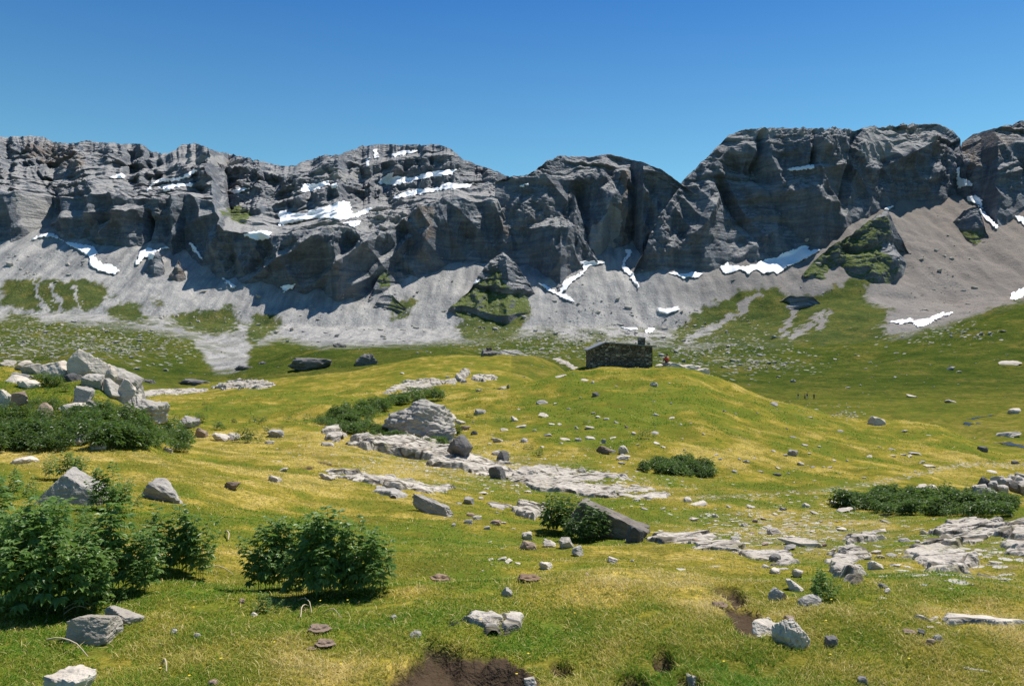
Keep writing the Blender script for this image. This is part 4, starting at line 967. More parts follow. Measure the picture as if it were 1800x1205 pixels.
# ---- boulder pile on the knoll at left (all on the knoll's crest)
PILE = 'boulders of the pile on the left knoll'
def pile(x, y, w, h, label, Yd, mat=M_GREY, **k):
    k.setdefault('rough', .06)
    return rock(x, y + h * .08, w * 1.22, h * 1.18, label, mat, PILE, Y=Yd, **k)
pile(165, 712, 150, 66, 'long slanting rock mass forming the back of the boulder pile', 28.2, M_GREY, seed=41, boxy=True, cuts=10, res=5, roll=.48, yaw=-.1, deep=.35, rough=.1)
pile(93, 660, 44, 28, 'left pale block with a dark front at the top of the boulder pile', 26.5, M_PALE, seed=32, cuts=7, yaw=.2, res=4, deep=1.0)
pile(140, 664, 62, 42, 'topmost wedge-shaped boulder of the pile with a sunlit right slope', 26.5, M_PALE, seed=33, cuts=7, roll=.45, yaw=-.1, res=4, deep=.8)
pile(123, 677, 30, 20, 'dark block tucked under the two top boulders', 25.8, M_DARK, seed=3, cuts=7, yaw=.1)
pile(154, 690, 36, 31, 'dark-fronted cube boulder in the middle of the pile', 25.5, M_GREY, seed=34, cuts=7, yaw=.25, res=4, deep=1.0)
pile(184, 672, 32, 30, 'pale knobbly boulder just right of the topmost wedge', 26.8, M_PALE, seed=5, yaw=.3, res=4)
pile(186, 698, 40, 28, 'dark recessed boulder on the right flank of the pile', 25.4, M_GREY, seed=11, roll=.3, res=4)
pile(208, 700, 34, 32, 'pale sloping block near the right foot of the pile', 25.6, M_PALE, seed=8, roll=.5, res=4)
pile(221, 722, 38, 32, 'upright pale slabs at the right foot of the pile', 24.8, M_PALE, seed=35, beds=.09, tilt=(1.2, .1), res=4)
pile(256, 732, 52, 28, 'grey heap-like boulder ending the pile at right', 24.5, M_GREY, seed=36, beds=.08, cuts=10, res=4)
pile(136, 708, 32, 27, 'pyramid-shaped brown-grey boulder below the pile among plants', 23.6, M_GREY, seed=12, cuts=6, res=4)
pile(153, 717, 22, 13, 'small dark boulder at the foot of the pyramid-shaped one', 23.2, M_DARK, seed=2)
pile(134, 724, 58, 15, 'flat pale boulder carrying the pyramid-shaped one', 23.0, M_PALE, seed=7, res=4)
pile(77, 728, 24, 20, 'small reddish-grey boulder alone in the plants left of the pyramid', 22.4, M_RED, seed=13)
pile(1, 714, 20, 28, 'pale boulder half cut by the left edge of the picture', 22.6, M_PALE, seed=1)
pile(26, 707, 34, 16, 'brown flat boulder near the left edge', 23.2, M_RED, seed=6, deep=.6)
pile(20, 680, 40, 17, 'grey slab lying on the grass near the left edge', 25.4, M_PALE, seed=9, roll=.3)
pile(45, 685, 34, 16, 'second grey slab lying right of the one near the left edge', 25.2, M_PALE, seed=4, roll=.25)
pile(30, 668, 32, 11, 'low brown rock above the grey slabs', 26.5, M_GREY, seed=12)
pile(6, 645, 30, 11, 'pale flat rock on the skyline at the left edge', 29.0, M_PALE, seed=3)
pile(35, 648, 38, 14, 'pale humped rock on the skyline left of the pile', 28.8, M_PALE, seed=5)
pile(54, 657, 30, 17, 'rounded brown-pale rock on the skyline next to the pile', 28.0, M_GREY, seed=10)
rock(127, 783, 52, 19, 'white rounded rock at the lower edge of the left plant patch', M_PALE, seed=5, res=4)
rock(164, 789, 38, 10, 'flat white stone next to the white rounded rock', M_PALE, seed=2)
rock(292, 793, 22, 6, 'flat white stone at the right end of the left plant patch', M_PALE, seed=8)
rock(36, 815, 46, 13, 'pale flat stone in the turf near the left edge', M_PALE, seed=7)
rock(328, 752, 40, 22, 'broken grey rock heap between two small plants left of centre', M_GREY, seed=36, beds=.08, cuts=10, res=4)
rock(349, 768, 26, 18, 'dark reddish rock next to the broken grey heap', M_RED, seed=8)
rock(385, 775, 36, 16, 'pale cracked rock below the broken grey heap', M_PALE, seed=11)
rock(408, 774, 30, 14, 'small pale rock near the cracked rock', M_PALE, seed=9)
rock(484, 768, 30, 14, 'grey rock beside a small dark plant left of the layered boulder', M_GREY, seed=6, beds=.06)
rock(472, 780, 18, 6, 'bluish flat stone below that grey rock', M_PALE, seed=3)

# ---- rock on the far mound's crest and dark ledges on the hill behind
rock(895, 637, 104, 24, 'long dark bedded outcrop crowning the far green mound', M_GREY, seed=37, beds=.10, res=5, cuts=8, tilt=(.5, .1), deep=.45, yaw=-.05, Y=158, roll=.06)
rock(862, 634, 40, 20, 'dark blocky left end of the outcrop on the far mound', M_DARK, seed=4, res=4, Y=156)
for x, y, w, h, lb in [(543, 650, 96, 26, 'broad dark ledge on the dark green hill behind the meadow'), (428, 650, 44, 12, 'small dark ledge on the dark green hill near the scree foot'), (338, 677, 60, 14, 'dark ledge low on the dark green hill behind the white whaleback'),
                       (256, 671, 34, 11, 'dark rock on the dark green hill right of the boulder pile'), (640, 642, 62, 24, 'dark rounded ledge on the hill behind the yellow meadow'), (595, 610, 30, 12, 'dark rock at the top of the hill behind the meadow'), (460, 640, 26, 8, 'narrow dark ledge next to the small dark ledge')]:
    rock(x, y, w, h, lb, M_DARK, name='rock_ledge', seed=(x % 5) + 37, beds=.07, boxy=False, lo=.5, rough=.12, res=4, cuts=12, ymin=190, deep=.6, sink=.6, roll=.05 * (x % 3 - 1))

# ---- pale rocks beside the hut
for i, (x, y, w, h, lb) in enumerate([(1158, 646, 18, 6, 'flat pale stone touching the right foot of the hut'), (1182, 648, 42, 13, 'pale boulder beside the hut with a person in red on it'),
        (1216, 652, 40, 12, 'pale boulder right of the one with the person in red'), (1236, 660, 34, 13, 'third pale boulder on the skyline right of the hut'), (1252, 667, 26, 7, 'last flat pale rock on the skyline right of the hut'), (1136, 645, 20, 4, 'low pale stone at the foot of the hut wall')]):
    rock(x, y, w, h, lb, M_PALE, seed=i + 1, res=3, Y=86.0)

# ---- stones: (x, y of foot, w, h, material) in photo pixels
def stones(rows, label, group, name='stone', minw=0):
    for q in rows:
        x, y, w, h = q[:4]
        rock(x, y, w * 1.06, max(h * .8, 3), label, q[4] if len(q) > 4 else (M_PALE, M_GREY, M_PALE)[int(x + y) % 3], group, name, name)
m5 = lambda R: [(600 + r[0] / 3, 600 + r[1] / 3, r[2] / 3, r[3] / 3, *r[4:]) for r in R]
m6 = lambda R: [(1200 + r[0] / 3, 600 + r[1] / 3, r[2] / 3, r[3] / 3, *r[4:]) for r in R]
n5 = lambda R: [(600 + r[0] / 3, 850 + r[1] / 3, r[2] / 3, r[3] / 3, *r[4:]) for r in R]
n6 = lambda R: [(1200 + r[0] / 3, 850 + r[1] / 3, r[2] / 3, r[3] / 3, *r[4:]) for r in R]
stones(m5([(735, 380, 60, 30), (1060, 330, 74, 30), (1070, 397, 70, 20), (910, 420, 52, 32), (950, 455, 60, 16), (1285, 208, 50, 14), (1325, 222, 18, 20), (1160, 188, 72, 14), (1650, 236, 60, 28), (1200, 358, 22, 12),
           (1090, 500, 44, 20), (1180, 522, 62, 16), (1250, 526, 36, 24), (1310, 516, 58, 16), (1385, 536, 28, 30), (1495, 592, 58, 62), (1430, 586, 34, 22), (1490, 626, 84, 32), (1480, 648, 42, 16), (1310, 462, 48, 20),
           (1240, 462, 32, 22), (1400, 412, 36, 13), (1660, 392, 34, 18), (1745, 408, 36, 11), (820, 532, 60, 26), (965, 532, 42, 30), (815, 592, 52, 22), (1540, 492, 28, 22), (1655, 490, 42, 22),
           (1665, 542, 44, 12), (1490, 706, 32, 13), (725, 262, 40, 14), (850, 250, 50, 12), (1150, 440, 30, 12), (1505, 455, 24, 16, M_RED), (1110, 440, 34, 12), (860, 470, 50, 14), (1020, 470, 26, 10), (935, 362, 22, 10), (1330, 380, 22, 8), (1450, 430, 24, 10), (1700, 560, 30, 10), (1160, 540, 24, 10), (1060, 560, 26, 10), (910, 545, 20, 8),
           (1450, 240, 20, 8), (1730, 225, 16, 6), (320, 172, 24, 8), (560, 190, 20, 8), (640, 165, 24, 10), (1790, 440, 16, 8), (1740, 330, 14, 6), (1650, 320, 16, 6), (1260, 300, 14, 6)]),
       'small grey-white stone on the grassy mound below the stone hut', 'stones scattered over the hut mound')
stones(m6([(625, 652, 42, 20), (340, 642, 48, 20, M_GREY), (275, 692, 38, 20), (505, 672, 28, 12), (645, 550, 36, 13), (835, 477, 36, 14), (585, 508, 34, 9), (490, 342, 52, 26), (225, 372, 34, 12), (200, 622, 22, 9), (380, 620, 22, 9), (800, 630, 24, 9), (870, 630, 14, 9), (1235, 597, 62, 15), (1310, 662, 62, 16), (1270, 642, 42, 13), (1040, 560, 26, 9), (1640, 692, 52, 14), (545, 602, 22, 10), (480, 580, 24, 9), (110, 492, 16, 9), (550, 462, 16, 7), (300, 622, 18, 8), (420, 692, 16, 8), (690, 665, 30, 8), (960, 722, 26, 9), (780, 668, 22, 9), (250, 575, 16, 8), (180, 600, 24, 7), (1110, 572, 40, 9), (1170, 602, 30, 8), (990, 610, 34, 8), (1230, 690, 16, 10), (10, 575, 18, 10), (395, 380, 14, 6), (280, 385, 16, 6), (560, 700, 18, 6), (1650, 745, 24, 8)]),
       'small stone on the right flank of the grassy mound', 'stones on the right flank of the mound')
stones(n6([(655, 125, 40, 30), (535, 140, 46, 26), (357, 128, 36, 20), (175, 175, 40, 22), (330, 225, 40, 24), (490, 265, 84, 42), (385, 205, 32, 22, M_RED), (70, 305, 38, 20, M_RED), (290, 295, 64, 20), (580, 348, 84, 26), (440, 325, 40, 16, M_RED), (750, 330, 22, 24, M_RED), (1075, 205, 50, 10), (1285, 267, 62, 24), (1180, 307, 62, 26), (1245, 310, 26, 20), (1050, 395, 60, 22), (1030, 370, 50, 22), (900, 330, 26, 16), (980, 400, 36, 22), (800, 355, 40, 14), (700, 160, 50, 14), (800, 105, 50, 16), (30, 95, 50, 30), (90, 115, 80, 14), (490, 165, 30, 12), (430, 190, 36, 12, M_RED), (455, 235, 44, 12), (245, 125, 34, 14), (95, 175, 16, 10), (410, 265, 22, 10), (1110, 385, 50, 18), (880, 145, 70, 24), (370, 130, 40, 14), (560, 300, 30, 9), (620, 300, 26, 9), (370, 265, 30, 12, M_RED)]),
       'pale stone on the bare turf between the slabs at right', 'stones between the right-hand slabs')
stones(n5([(670, 106, 58, 46), (690, 192, 0.1, 0.1), (680, 172, 46, 22, M_RED), (672, 212, 48, 30), (715, 190, 50, 30), (770, 240, 34, 22, M_GREY), (825, 212, 40, 14), (735, 82, 34, 16), (620, 110, 34, 16), (590, 225, 26, 22), (855, 210, 36, 14), (1078, 300, 28, 16), (820, 155, 20, 10), (790, 405, 30, 14), (930, 390, 40, 22, M_DARK), (930, 425, 36, 12), (850, 405, 50, 20), (1535, 410, 22, 14), (1295, 480, 22, 14, M_RED), (1520, 500, 20, 10), (1390, 270, 56, 14), (1700, 135, 30, 12), (1600, 135, 40, 12), (1460, 160, 60, 12), (1560, 90, 50, 16)]) [0:1] + n5([(680, 172, 46, 22, M_RED), (672, 212, 48, 30), (715, 190, 50, 30), (770, 240, 34, 22, M_GREY), (825, 212, 40, 14), (735, 82, 34, 16), (620, 110, 34, 16), (590, 225, 26, 22), (855, 210, 36, 14), (1078, 300, 28, 16), (820, 155, 20, 10), (790, 405, 30, 14), (930, 425, 36, 12), (850, 405, 50, 20), (1535, 410, 22, 14), (1295, 480, 22, 14, M_RED), (1390, 272, 56, 14), (1700, 135, 30, 12), (1600, 137, 40, 12), (1560, 90, 50, 16)]),
       'pale stone in the turf around the big slanting rock', 'stones round the big slanting rock')
for x, y, w, h, mt, lb in [
    (928, 948, 21, 14, M_PALE, 'angular grey-white stone, uppermost of the loose stones below the slanting rock'), (928, 966, 36, 15, M_RED, 'flat reddish split stone below the angular grey-white one'), (966, 961, 24, 11, M_PALE, 'flat pale stone left of the white block'),
    (997, 963, 28, 19, M_PALE, 'white block with a dark right face in the turf'), (1018, 977, 26, 18, M_GREY, 'rounded brown-grey stone touching the white block'), (1077, 989, 22, 9, M_PALE, 'lone flat pale stone in the turf below the slanting rock'),
    (870, 922, 28, 8, M_RED, 'flat brownish stone between the bedded rock and the slanting rock'), (960, 1000, 28, 14, M_PALE, 'knobbly pale stone in the middle of the turf'), (890, 1048, 20, 16, M_GREY, 'leaning grey-brown stone in the bright green hollow'),
    (692, 1088, 12, 8, M_GREY, 'tiny grey stone left of the knobbly slab'), (730, 1121, 27, 12, M_GREY, 'small brick-like grey stone near the bare earth'), (934, 1206, 22, 16, M_PALE, 'white stone standing in the bare earth at the bottom'),
    (1220, 1202, 38, 16, M_PALE, 'white rounded stone at the bottom edge right of centre'), (1520, 1204, 24, 15, M_DARK, 'dark stone at the bottom edge at right'), (1562, 1043, 18, 10, M_PALE, 'white pebble-like stone in the turf at right'), (1554, 1034, 18, 8, M_DARK, 'dark flat stone just behind the white pebble-like one'),
    (1400, 1039, 40, 17, M_PALE, 'pale rounded stone left of the little dark bush'), (1369, 1055, 34, 20, M_GREY, 'grooved grey stone at the rim of the turf hollow'), (1430, 1065, 48, 18, M_GREY, 'long bedded stone at the foot of the little dark bush'), (1405, 1014, 26, 14, M_PALE, 'pale stone with a dark top behind the little dark bush'),
    (1364, 1008, 24, 9, M_PALE, 'small pale stone beside the thin slab strip'), (1365, 987, 26, 13, M_DARK, 'dark red block standing on the pale slab'), (1388, 1091, 24, 10, M_RED, 'pale pinkish stone behind the cracked boulder'), (1352, 1092, 12, 8, M_PALE, 'tiny pale stone left of the pinkish one'),
    (1622, 1117, 22, 11, M_DARK, 'dark angular stone of the little heap below the long white slab'), (1602, 1115, 22, 8, M_RED, 'reddish stone of the little heap below the long white slab'), (1653, 1128, 22, 12, M_GREY, 'grey wedge stone of the little heap below the long white slab'), (1638, 1133, 22, 10, M_RED, 'rust-red stone, lowest of the little heap below the long white slab'),
    (1542, 1000, 28, 14, M_PALE, 'white stone right of the fan-shaped slabs'), (1395, 801, 20, 12, M_GREY, 'dark grey boulder with a flat top on the right flank of the mound'), (1368, 836, 18, 5, M_DARK, 'flat dark stone at the foot of the right flank'),
    (1545, 747, 32, 17, M_PALE, 'pale pointed boulder standing alone on the far grass at right'), (1730, 794, 17, 10, M_DARK, 'dark flat boulder on the far bank near the stream'), (1787, 815, 14, 6, M_DARK, 'small dark rock on the far path at the right edge'),
    (1047, 697, 16, 9, M_DARK, 'brown-black stone high on the mound under the hut'), (1060, 797, 27, 15, M_CLOD, 'brown overturned clod among stones on the mound'), (883, 810, 27, 17, M_DARK, 'dark angular stone at the mound foot right of the dark-faced boulder'), (872, 800, 18, 8, M_PALE, 'pale stone leaning behind the dark angular one'),
    (818, 755, 20, 8, M_RED, 'flat-topped reddish block right of the layered boulder'), (833, 764, 14, 8, M_DARK, 'small dark block under the flat-topped reddish one'), (790, 740, 26, 14, M_PALE, 'pale block at the right shoulder of the layered boulder'), (808, 745, 22, 9, M_PALE, 'pale slab beside the right shoulder of the layered boulder'), (842, 728, 24, 11, M_GREY, 'grey layered stone uphill of the flat-topped reddish block'),
    (893, 683, 5, 9, M_DARK, 'tiny dark upright stone on the left skyline of the hut mound'), (883, 683, 20, 4, M_PALE, 'flat pale stone next to the tiny upright stone'),
    (443, 1040, 0, 0, None, ''), (304, 1115, 13, 11, M_PALE, 'small white stone in the turf right of the low grey rock'), (344, 1122, 13, 10, M_GREY, 'small bluish stone next to the small white stone'), (424, 1060, 12, 9, M_RED, 'small pinkish stone left of the middle bush'), (445, 1083, 14, 7, M_PALE, 'small whitish stone below the middle bush'),
    (480, 846, 26, 11, M_PALE, 'pale stone in the yellow turf left of the thin ledge'), (572, 843, 36, 10, M_PALE, 'flat pale stone at the left end of the thin ledge'), (405, 860, 36, 14, M_CLOD, 'brown bare patch of lifted stone in the yellow turf'), (497, 828, 20, 6, M_PALE, 'small pale stone above the one in the yellow turf'), (574, 784, 24, 8, M_PALE, 'white stone below the small plants left of the lichened ridge'),
    (372, 1204, 18, 9, M_RED, 'pinkish stone at the bottom edge at left'),
    (1780, 768, 44, 10, M_PALE, 'long white slab on the far bank at the right edge'), (1783, 642, 42, 8, M_PALE, 'white rock on the dark slope at the right edge'), (1788, 727, 28, 10, M_PALE, 'pale jagged rock above the stream at the right edge'),
    (1675, 707, 22, 4, M_PALE, 'pale flat rock in the far valley'), (1605, 698, 22, 5, M_PALE, 'pale rock at the foot of the dark slope'), (1395, 672, 12, 6, M_GREY, 'grey boulder on the valley floor right of the hut')]:
    if mt is not None: rock(x, y, w, h, lb, mt, name='stone', cat='stone', ymin=(110 if y < 785 and x > 1590 else 0))
for x, y, w, h, lb in [(773, 1024, 44, 20, 'dry brown earth clod in the turf, left of the reddish one'), (930, 1023, 56, 15, 'long crumbly reddish earth clod in the turf'), (557, 1114, 56, 18, 'curled brown earth clod below the middle bush'), (568, 1140, 46, 20, 'flat brown earth clod under the curled one'),
                       (546, 1143, 18, 8, 'small brown crumb left of the flat clod'), (1268, 1070, 40, 16, 'brown clod inside the turf hollow')]:
    rock(x, y, w, h * .62, lb, M_CLOD, name='earth_clod', cat='earth clod', seed=40, boxy=False, rough=.3, cuts=4, res=4, roll=.06)
# block pile at the right edge
rp = random.Random(5)
for i, (x, y, w, h, mt) in enumerate([(1728, 864, 26, 12, M_PALE), (1733, 858, 22, 20, M_DARK), (1752, 860, 26, 16, M_GREY), (1768, 866, 24, 14, M_PALE), (1775, 854, 24, 14, M_GREY), (1790, 862, 26, 16, M_DARK), (1758, 848, 24, 12, M_PALE), (1782, 845, 22, 11, M_PALE), (1798, 852, 26, 16, M_PALE), (1745, 868, 22, 9, M_GREY), (1812, 864, 30, 18, M_GREY), (1716, 862, 14, 8, M_PALE), (1800, 842, 22, 9, M_GREY)]):
    rock(x, y, w, h, 'angular block of the stone pile at the right edge beyond the plant bed', mt, 'blocks of the stone pile at right', 'stone_block', 'stone block', Y=29.0 - (y - 850) * .06, seed=i % 14, cuts=7, res=3)
for x, y, w, h in [(1627, 858, 24, 7), (1620, 861, 30, 5), (1644, 859, 20, 5), (1486, 900, 24, 6), (1495, 898, 20, 7), (1530, 884, 14, 6), (1680, 867, 10, 7), (1492, 882, 12, 5)]:
    rock(x, y, w, h, 'pale stone in or beside the long dark plant bed at right', M_PALE, 'stones in the right plant bed', 'stone', 'stone')

# ---- countless loose stones: the far boulder fields, gravel between the slabs
def pebbles(name, label, pts, sizes, mat, flat=.6):
    V0, F0 = ICO[1]
    V0 = V0 * (1 + .25 * np.random.default_rng(3).normal(size=(len(V0), 1)))
    n = len(pts); r = np.random.default_rng(8)
    a = r.uniform(0, 6.28, n); c, s = np.cos(a), np.sin(a)
    sx, sy, sz = sizes * r.uniform(.7, 1.3, n), sizes * r.uniform(.6, 1.1, n), sizes * r.uniform(.4, 1.0, n) * flat
    X = V0[None, :, 0] * sx[:, None]; Yv = V0[None, :, 1] * sy[:, None]; Z = V0[None, :, 2] * sz[:, None]
    V = np.stack([X * c[:, None] - Yv * s[:, None] + pts[:, 0:1], X * s[:, None] + Yv * c[:, None] + pts[:, 1:2], Z + pts[:, 2:3] + .15 * sz[:, None]], -1).reshape(-1, 3)
    F = (F0[None] + (np.arange(n) * len(V0))[:, None, None]).reshape(-1, 3)
    return tag(link(name, mesh_np(name, V, F, False), mat), label, name, None, 'stuff')
def far_stones():
    r = np.random.default_rng(11)
    out, sz = [], []
    fields = [(60, 605, 170, 30, 1300), (170, 612, 130, 22, 900), (280, 580, 160, 40, 500), (1040, 595, 160, 24, 1500), (1240, 622, 130, 26, 1200), (1330, 642, 80, 9, 350), (700, 590, 200, 25, 500), (1050, 545, 80, 40, 500), (1640, 560, 60, 40, 350), (1650, 470, 70, 60, 350), (1700, 590, 80, 10, 200), (450, 560, 180, 40, 450), (700, 520, 120, 40, 250), (80, 470, 120, 25, 260), (1260, 570, 120, 30, 300), (1500, 640, 300, 40, 260), (930, 618, 120, 14, 350), (300, 645, 250, 22, 200), (1650, 690, 150, 30, 90), (1440, 470, 250, 70, 150)]
    for cx, cy, rx, ry, n in fields:
        n = int(n * .42)
        xs_, ys_ = r.normal(cx, rx * .55, n), r.normal(cy, ry * .6, n)
        for x, y in zip(xs_, ys_):
            if y > 720 or not -60 < x < 1860: continue
            h = far_cast(x, y)
            if h is None or h.y < 170: continue
            out.append((h.x, h.y, h.z)); sz.append(h.y / FPX * min(.6 + r.pareto(2.2) * .9, 6.0))
    return np.array(out), np.array(sz)
_fp, _fs = far_stones()
_near = _fs > 0
pebbles('boulder_field', 'grey-white boulders strewn over the green aprons under the screes', _fp, _fs * 1.0, M_GREY, .8)
def near_stones():
    r = np.random.default_rng(12); out, sz = [], []
    for cx, cy, rx, ry, n, s in [(1400, 945, 150, 26, 420, 1.8), (1680, 990, 110, 30, 200, 2.0), (1010, 852, 150, 16, 420, 1.7), (1290, 910, 90, 20, 200, 1.6), (1100, 770, 120, 50, 200, 1.3), (870, 770, 70, 40, 120, 1.3), (1420, 800, 120, 60, 120, 1.2), (300, 770, 90, 16, 50, 1.8), (860, 950, 120, 60, 40, 2.5), (1340, 1100, 60, 20, 30, 2.5), (1630, 1120, 50, 15, 30, 2.5), (900, 640, 120, 25, 90, 1.2), (1600, 800, 90, 30, 80, 1.3), (1450, 715, 60, 14, 80, 1.6), (1490, 728, 20, 8, 120, 1.8)]:
        for x, y in zip(r.normal(cx, rx * .6, int(n * .65)), r.normal(cy, ry * .6, int(n * .65))):
            if y > 1195 or y < 640: continue
            h = hit(x, y)
            out.append((h.x, h.y, h.z)); sz.append(h.y / FPX * s * (.5 + r.pareto(2.5)))
    return np.array(out), np.minimum(np.array(sz), .3) * .85
pebbles('gravel', 'small pale stones and chips lying between the slabs', *near_stones(), M_PALE, .6)
# ---------------------------------------------------------------- the stone hut
def mat_masonry():
    t = NT('rubble_masonry')
    o = t.coord('Object')
    mp = t.new('ShaderNodeMapping'); mp.inputs['Scale'].default_value = (2.6, 2.6, 5.2); t.l.new(o, mp.inputs[0])
    col = t.voro(mp.outputs[0], 1.0, out='Color'); ed = t.voro(mp.outputs[0], 1.0, feature='DISTANCE_TO_EDGE')
    n = t.noise(o, 9.0, 4, .7)
    sc = t.new('ShaderNodeSeparateColor'); t.l.new(col, sc.inputs[0])
    c = t.ramp(sc.outputs[0], [(0, (.085, .072, .054)), (.45, (.18, .15, .112)), (.8, (.30, .255, .19)), (1, (.46, .41, .33))])
    c = t.mix(t.math('MULTIPLY', n, .5), c, (.12, .10, .08))
    c = t.mix(t.ramp(ed, [(.03, 1.0), (.09, 0.0)]), c, (.05, .046, .04))
    h = t.math('ADD', t.ramp(ed, [(.0, 0.0), (.14, 1.0)]), t.math('MULTIPLY', n, .4))
    return t.done(c, t.bump(h, .9, .08), .95, .1)
def build_hut():
    Yh = 85.0; s = Yh / FPX
    xl, xr = (1038 - CX) * s, (1147 - CX) * s
    W = xr - xl; cx = (xl + xr) / 2
    zb = (CY - 646) * s
    root = tag(empty('stone_hut', (cx, Yh, zb)), 'dark stone hut with a low lopsided roof on top of the grassy mound', 'hut')
    D = 5.2; he_l = 31.5 * s; hp = 42.5 * s; he_r = 36.5 * s; px = (1064 - CX) * s - cx
    th = .45
    # walls: one shell, gable walls front and back, jittered like rubble stone
    prof = [(-W / 2, 0), (-W / 2, he_l), (px, hp), (W / 2, he_r), (W / 2, 0)]
    bm = bmesh.new()
    def top(x): return he_l + (hp - he_l) * (x + W / 2) / (px + W / 2) if x < px else hp + (he_r - hp) * (x - px) / (W / 2 - px)
    nx, nz = 60, 22
    def wallgrid(fn, a, b, seed, hf):
        rng = np.random.default_rng(seed); G = []
        for j in range(nz + 1):
            row = []
            for i in range(a + 1):
                u = i / a; H = hf(u); v = j / nz
                z = -1.0 + (H + 1.0) * v
                k = .05 * noise3(np.array([u * b * 2.6 + seed]), np.array([z * 5.0]), np.array([0.0]), seed)[0] if 0 < i < a and j < nz else 0
                row.append(bm.verts.new(fn(u, z, k)))
            G.append(row)
        for j in range(nz):
            for i in range(a): bm.faces.new((G[j][i], G[j][i + 1], G[j + 1][i + 1], G[j + 1][i]))
    wallgrid(lambda u, z, k: (-W / 2 + u * W, -k, z), nx, W, 1, lambda u: top(-W / 2 + u * W))
    wallgrid(lambda u, z, k: (W / 2 + k, u * D, z), 40, D, 2, lambda u: he_r)
    wallgrid(lambda u, z, k: (W / 2 - u * W, D + k, z), nx, W, 3, lambda u: top(W / 2 - u * W))
    wallgrid(lambda u, z, k: (-W / 2 - k, D - u * D, z), 40, D, 4, lambda u: he_l)
    bmesh.ops.remove_doubles(bm, verts=bm.verts, dist=.002)
    bmesh.ops.recalc_face_normals(bm, faces=bm.faces)
    me = bpy.data.meshes.new('wall'); bm.to_mesh(me); bm.free()
    link('wall', me, mat_masonry(), root)
    # roof: two pitches of one bent slab with overhang
    o = .28; t_ = .14
    sl = (hp - he_l) / (px + W / 2); sr = (he_r - hp) / (W / 2 - px)
    xa, xb = -W / 2 - .33, W / 2 + .38
    pts = [(xa, hp + sl * (xa - px)), (px, hp + .02), (xb, hp + sr * (xb - px))]
    V, F = [], []
    for y in (-o, D + o):
        for x, z in pts: V += [(x, y, z + .01), (x, y, z + t_)]
    def q(*a): F.append(a)
    for i in (0, 2):
        q(i, i + 2, i + 3, i + 1); q(i + 6, i + 7, i + 9, i + 8)
        q(i + 1, i + 3, i + 9, i + 7); q(i, i + 6, i + 8, i + 2)
    q(0, 1, 7, 6); q(4, 10, 11, 5)
    t = NT('roof_sheet'); n = t.noise(t.coord('Object'), 1.5, 5, .6)
    link('roof', mesh_np('roof', np.array(V), np.array(F), False), t.done(t.mix(n, (.10, .105, .11), (.24, .245, .25)), t.bump(n, .3, .05), .6, .3), root)
    # chimney with a cap stone on two props
    cxm = (1135 - CX) * s - cx; cw, cd = .36, .36; cy = D * .55
    zt = (646 - 592.5) * s
    def box(a, b, jitter=0.0):
        v = [(x, y, z) for z in (a[2], b[2]) for y in (a[1], b[1]) for x in (a[0], b[0])]
        f = [(0, 2, 3, 1), (4, 5, 7, 6), (0, 1, 5, 4), (2, 6, 7, 3), (0, 4, 6, 2), (1, 3, 7, 5)]
        return np.array(v), np.array(f)
    v, f = box((cxm - cw, cy - cd, top(cxm) - .3), (cxm + cw, cy + cd, zt - .1))
    ch = link('chimney', mesh_np('chimney', v, f), mat_masonry(), root)
    v, f = box((cxm - cw - .05, cy - cd - .05, zt - .098), (cxm + cw + .05, cy + cd + .05, zt))
    link('chimney_cap', mesh_np('chimney_cap', v, f), M_GREY, ch)
build_hut()

# ---------------------------------------------------------------- people, small in the distance
def skin_body(name, joints, edges, mat, parent, sub=2):
    me = bpy.data.meshes.new(name)
    me.from_pydata([j[0] for j in joints], edges, [])
    o = link(name, me, mat, parent)
    md = o.modifiers.new('skin', 'SKIN'); md.use_smooth_shade = True
    for k, j in enumerate(joints):
        v = me.skin_vertices[0].data[k]; v.radius = (j[1], j[1] if len(j) < 3 else j[2]); v.use_root = (k == 0)
    sd = o.modifiers.new('sub', 'SUBSURF'); sd.levels = sd.render_levels = sub
    return o
def flat_mat(name, c, r=.8):
    t = NT(name); n = t.noise(t.coord('Object'), 25, 3, .6)
    return t.done(t.mix(t.math('MULTIPLY', n, .35), c, tuple(v * .6 for v in c)), None, r)
M_SKIN = flat_mat('skin', (.55, .34, .24)); M_HAIR = flat_mat('hair', (.03, .02, .015)); M_REDC = flat_mat('red_cloth', (.62, .045, .03)); M_DARKC = flat_mat('dark_cloth', (.03, .032, .04)); M_LIGHTC = flat_mat('light_cloth', (.55, .52, .46))
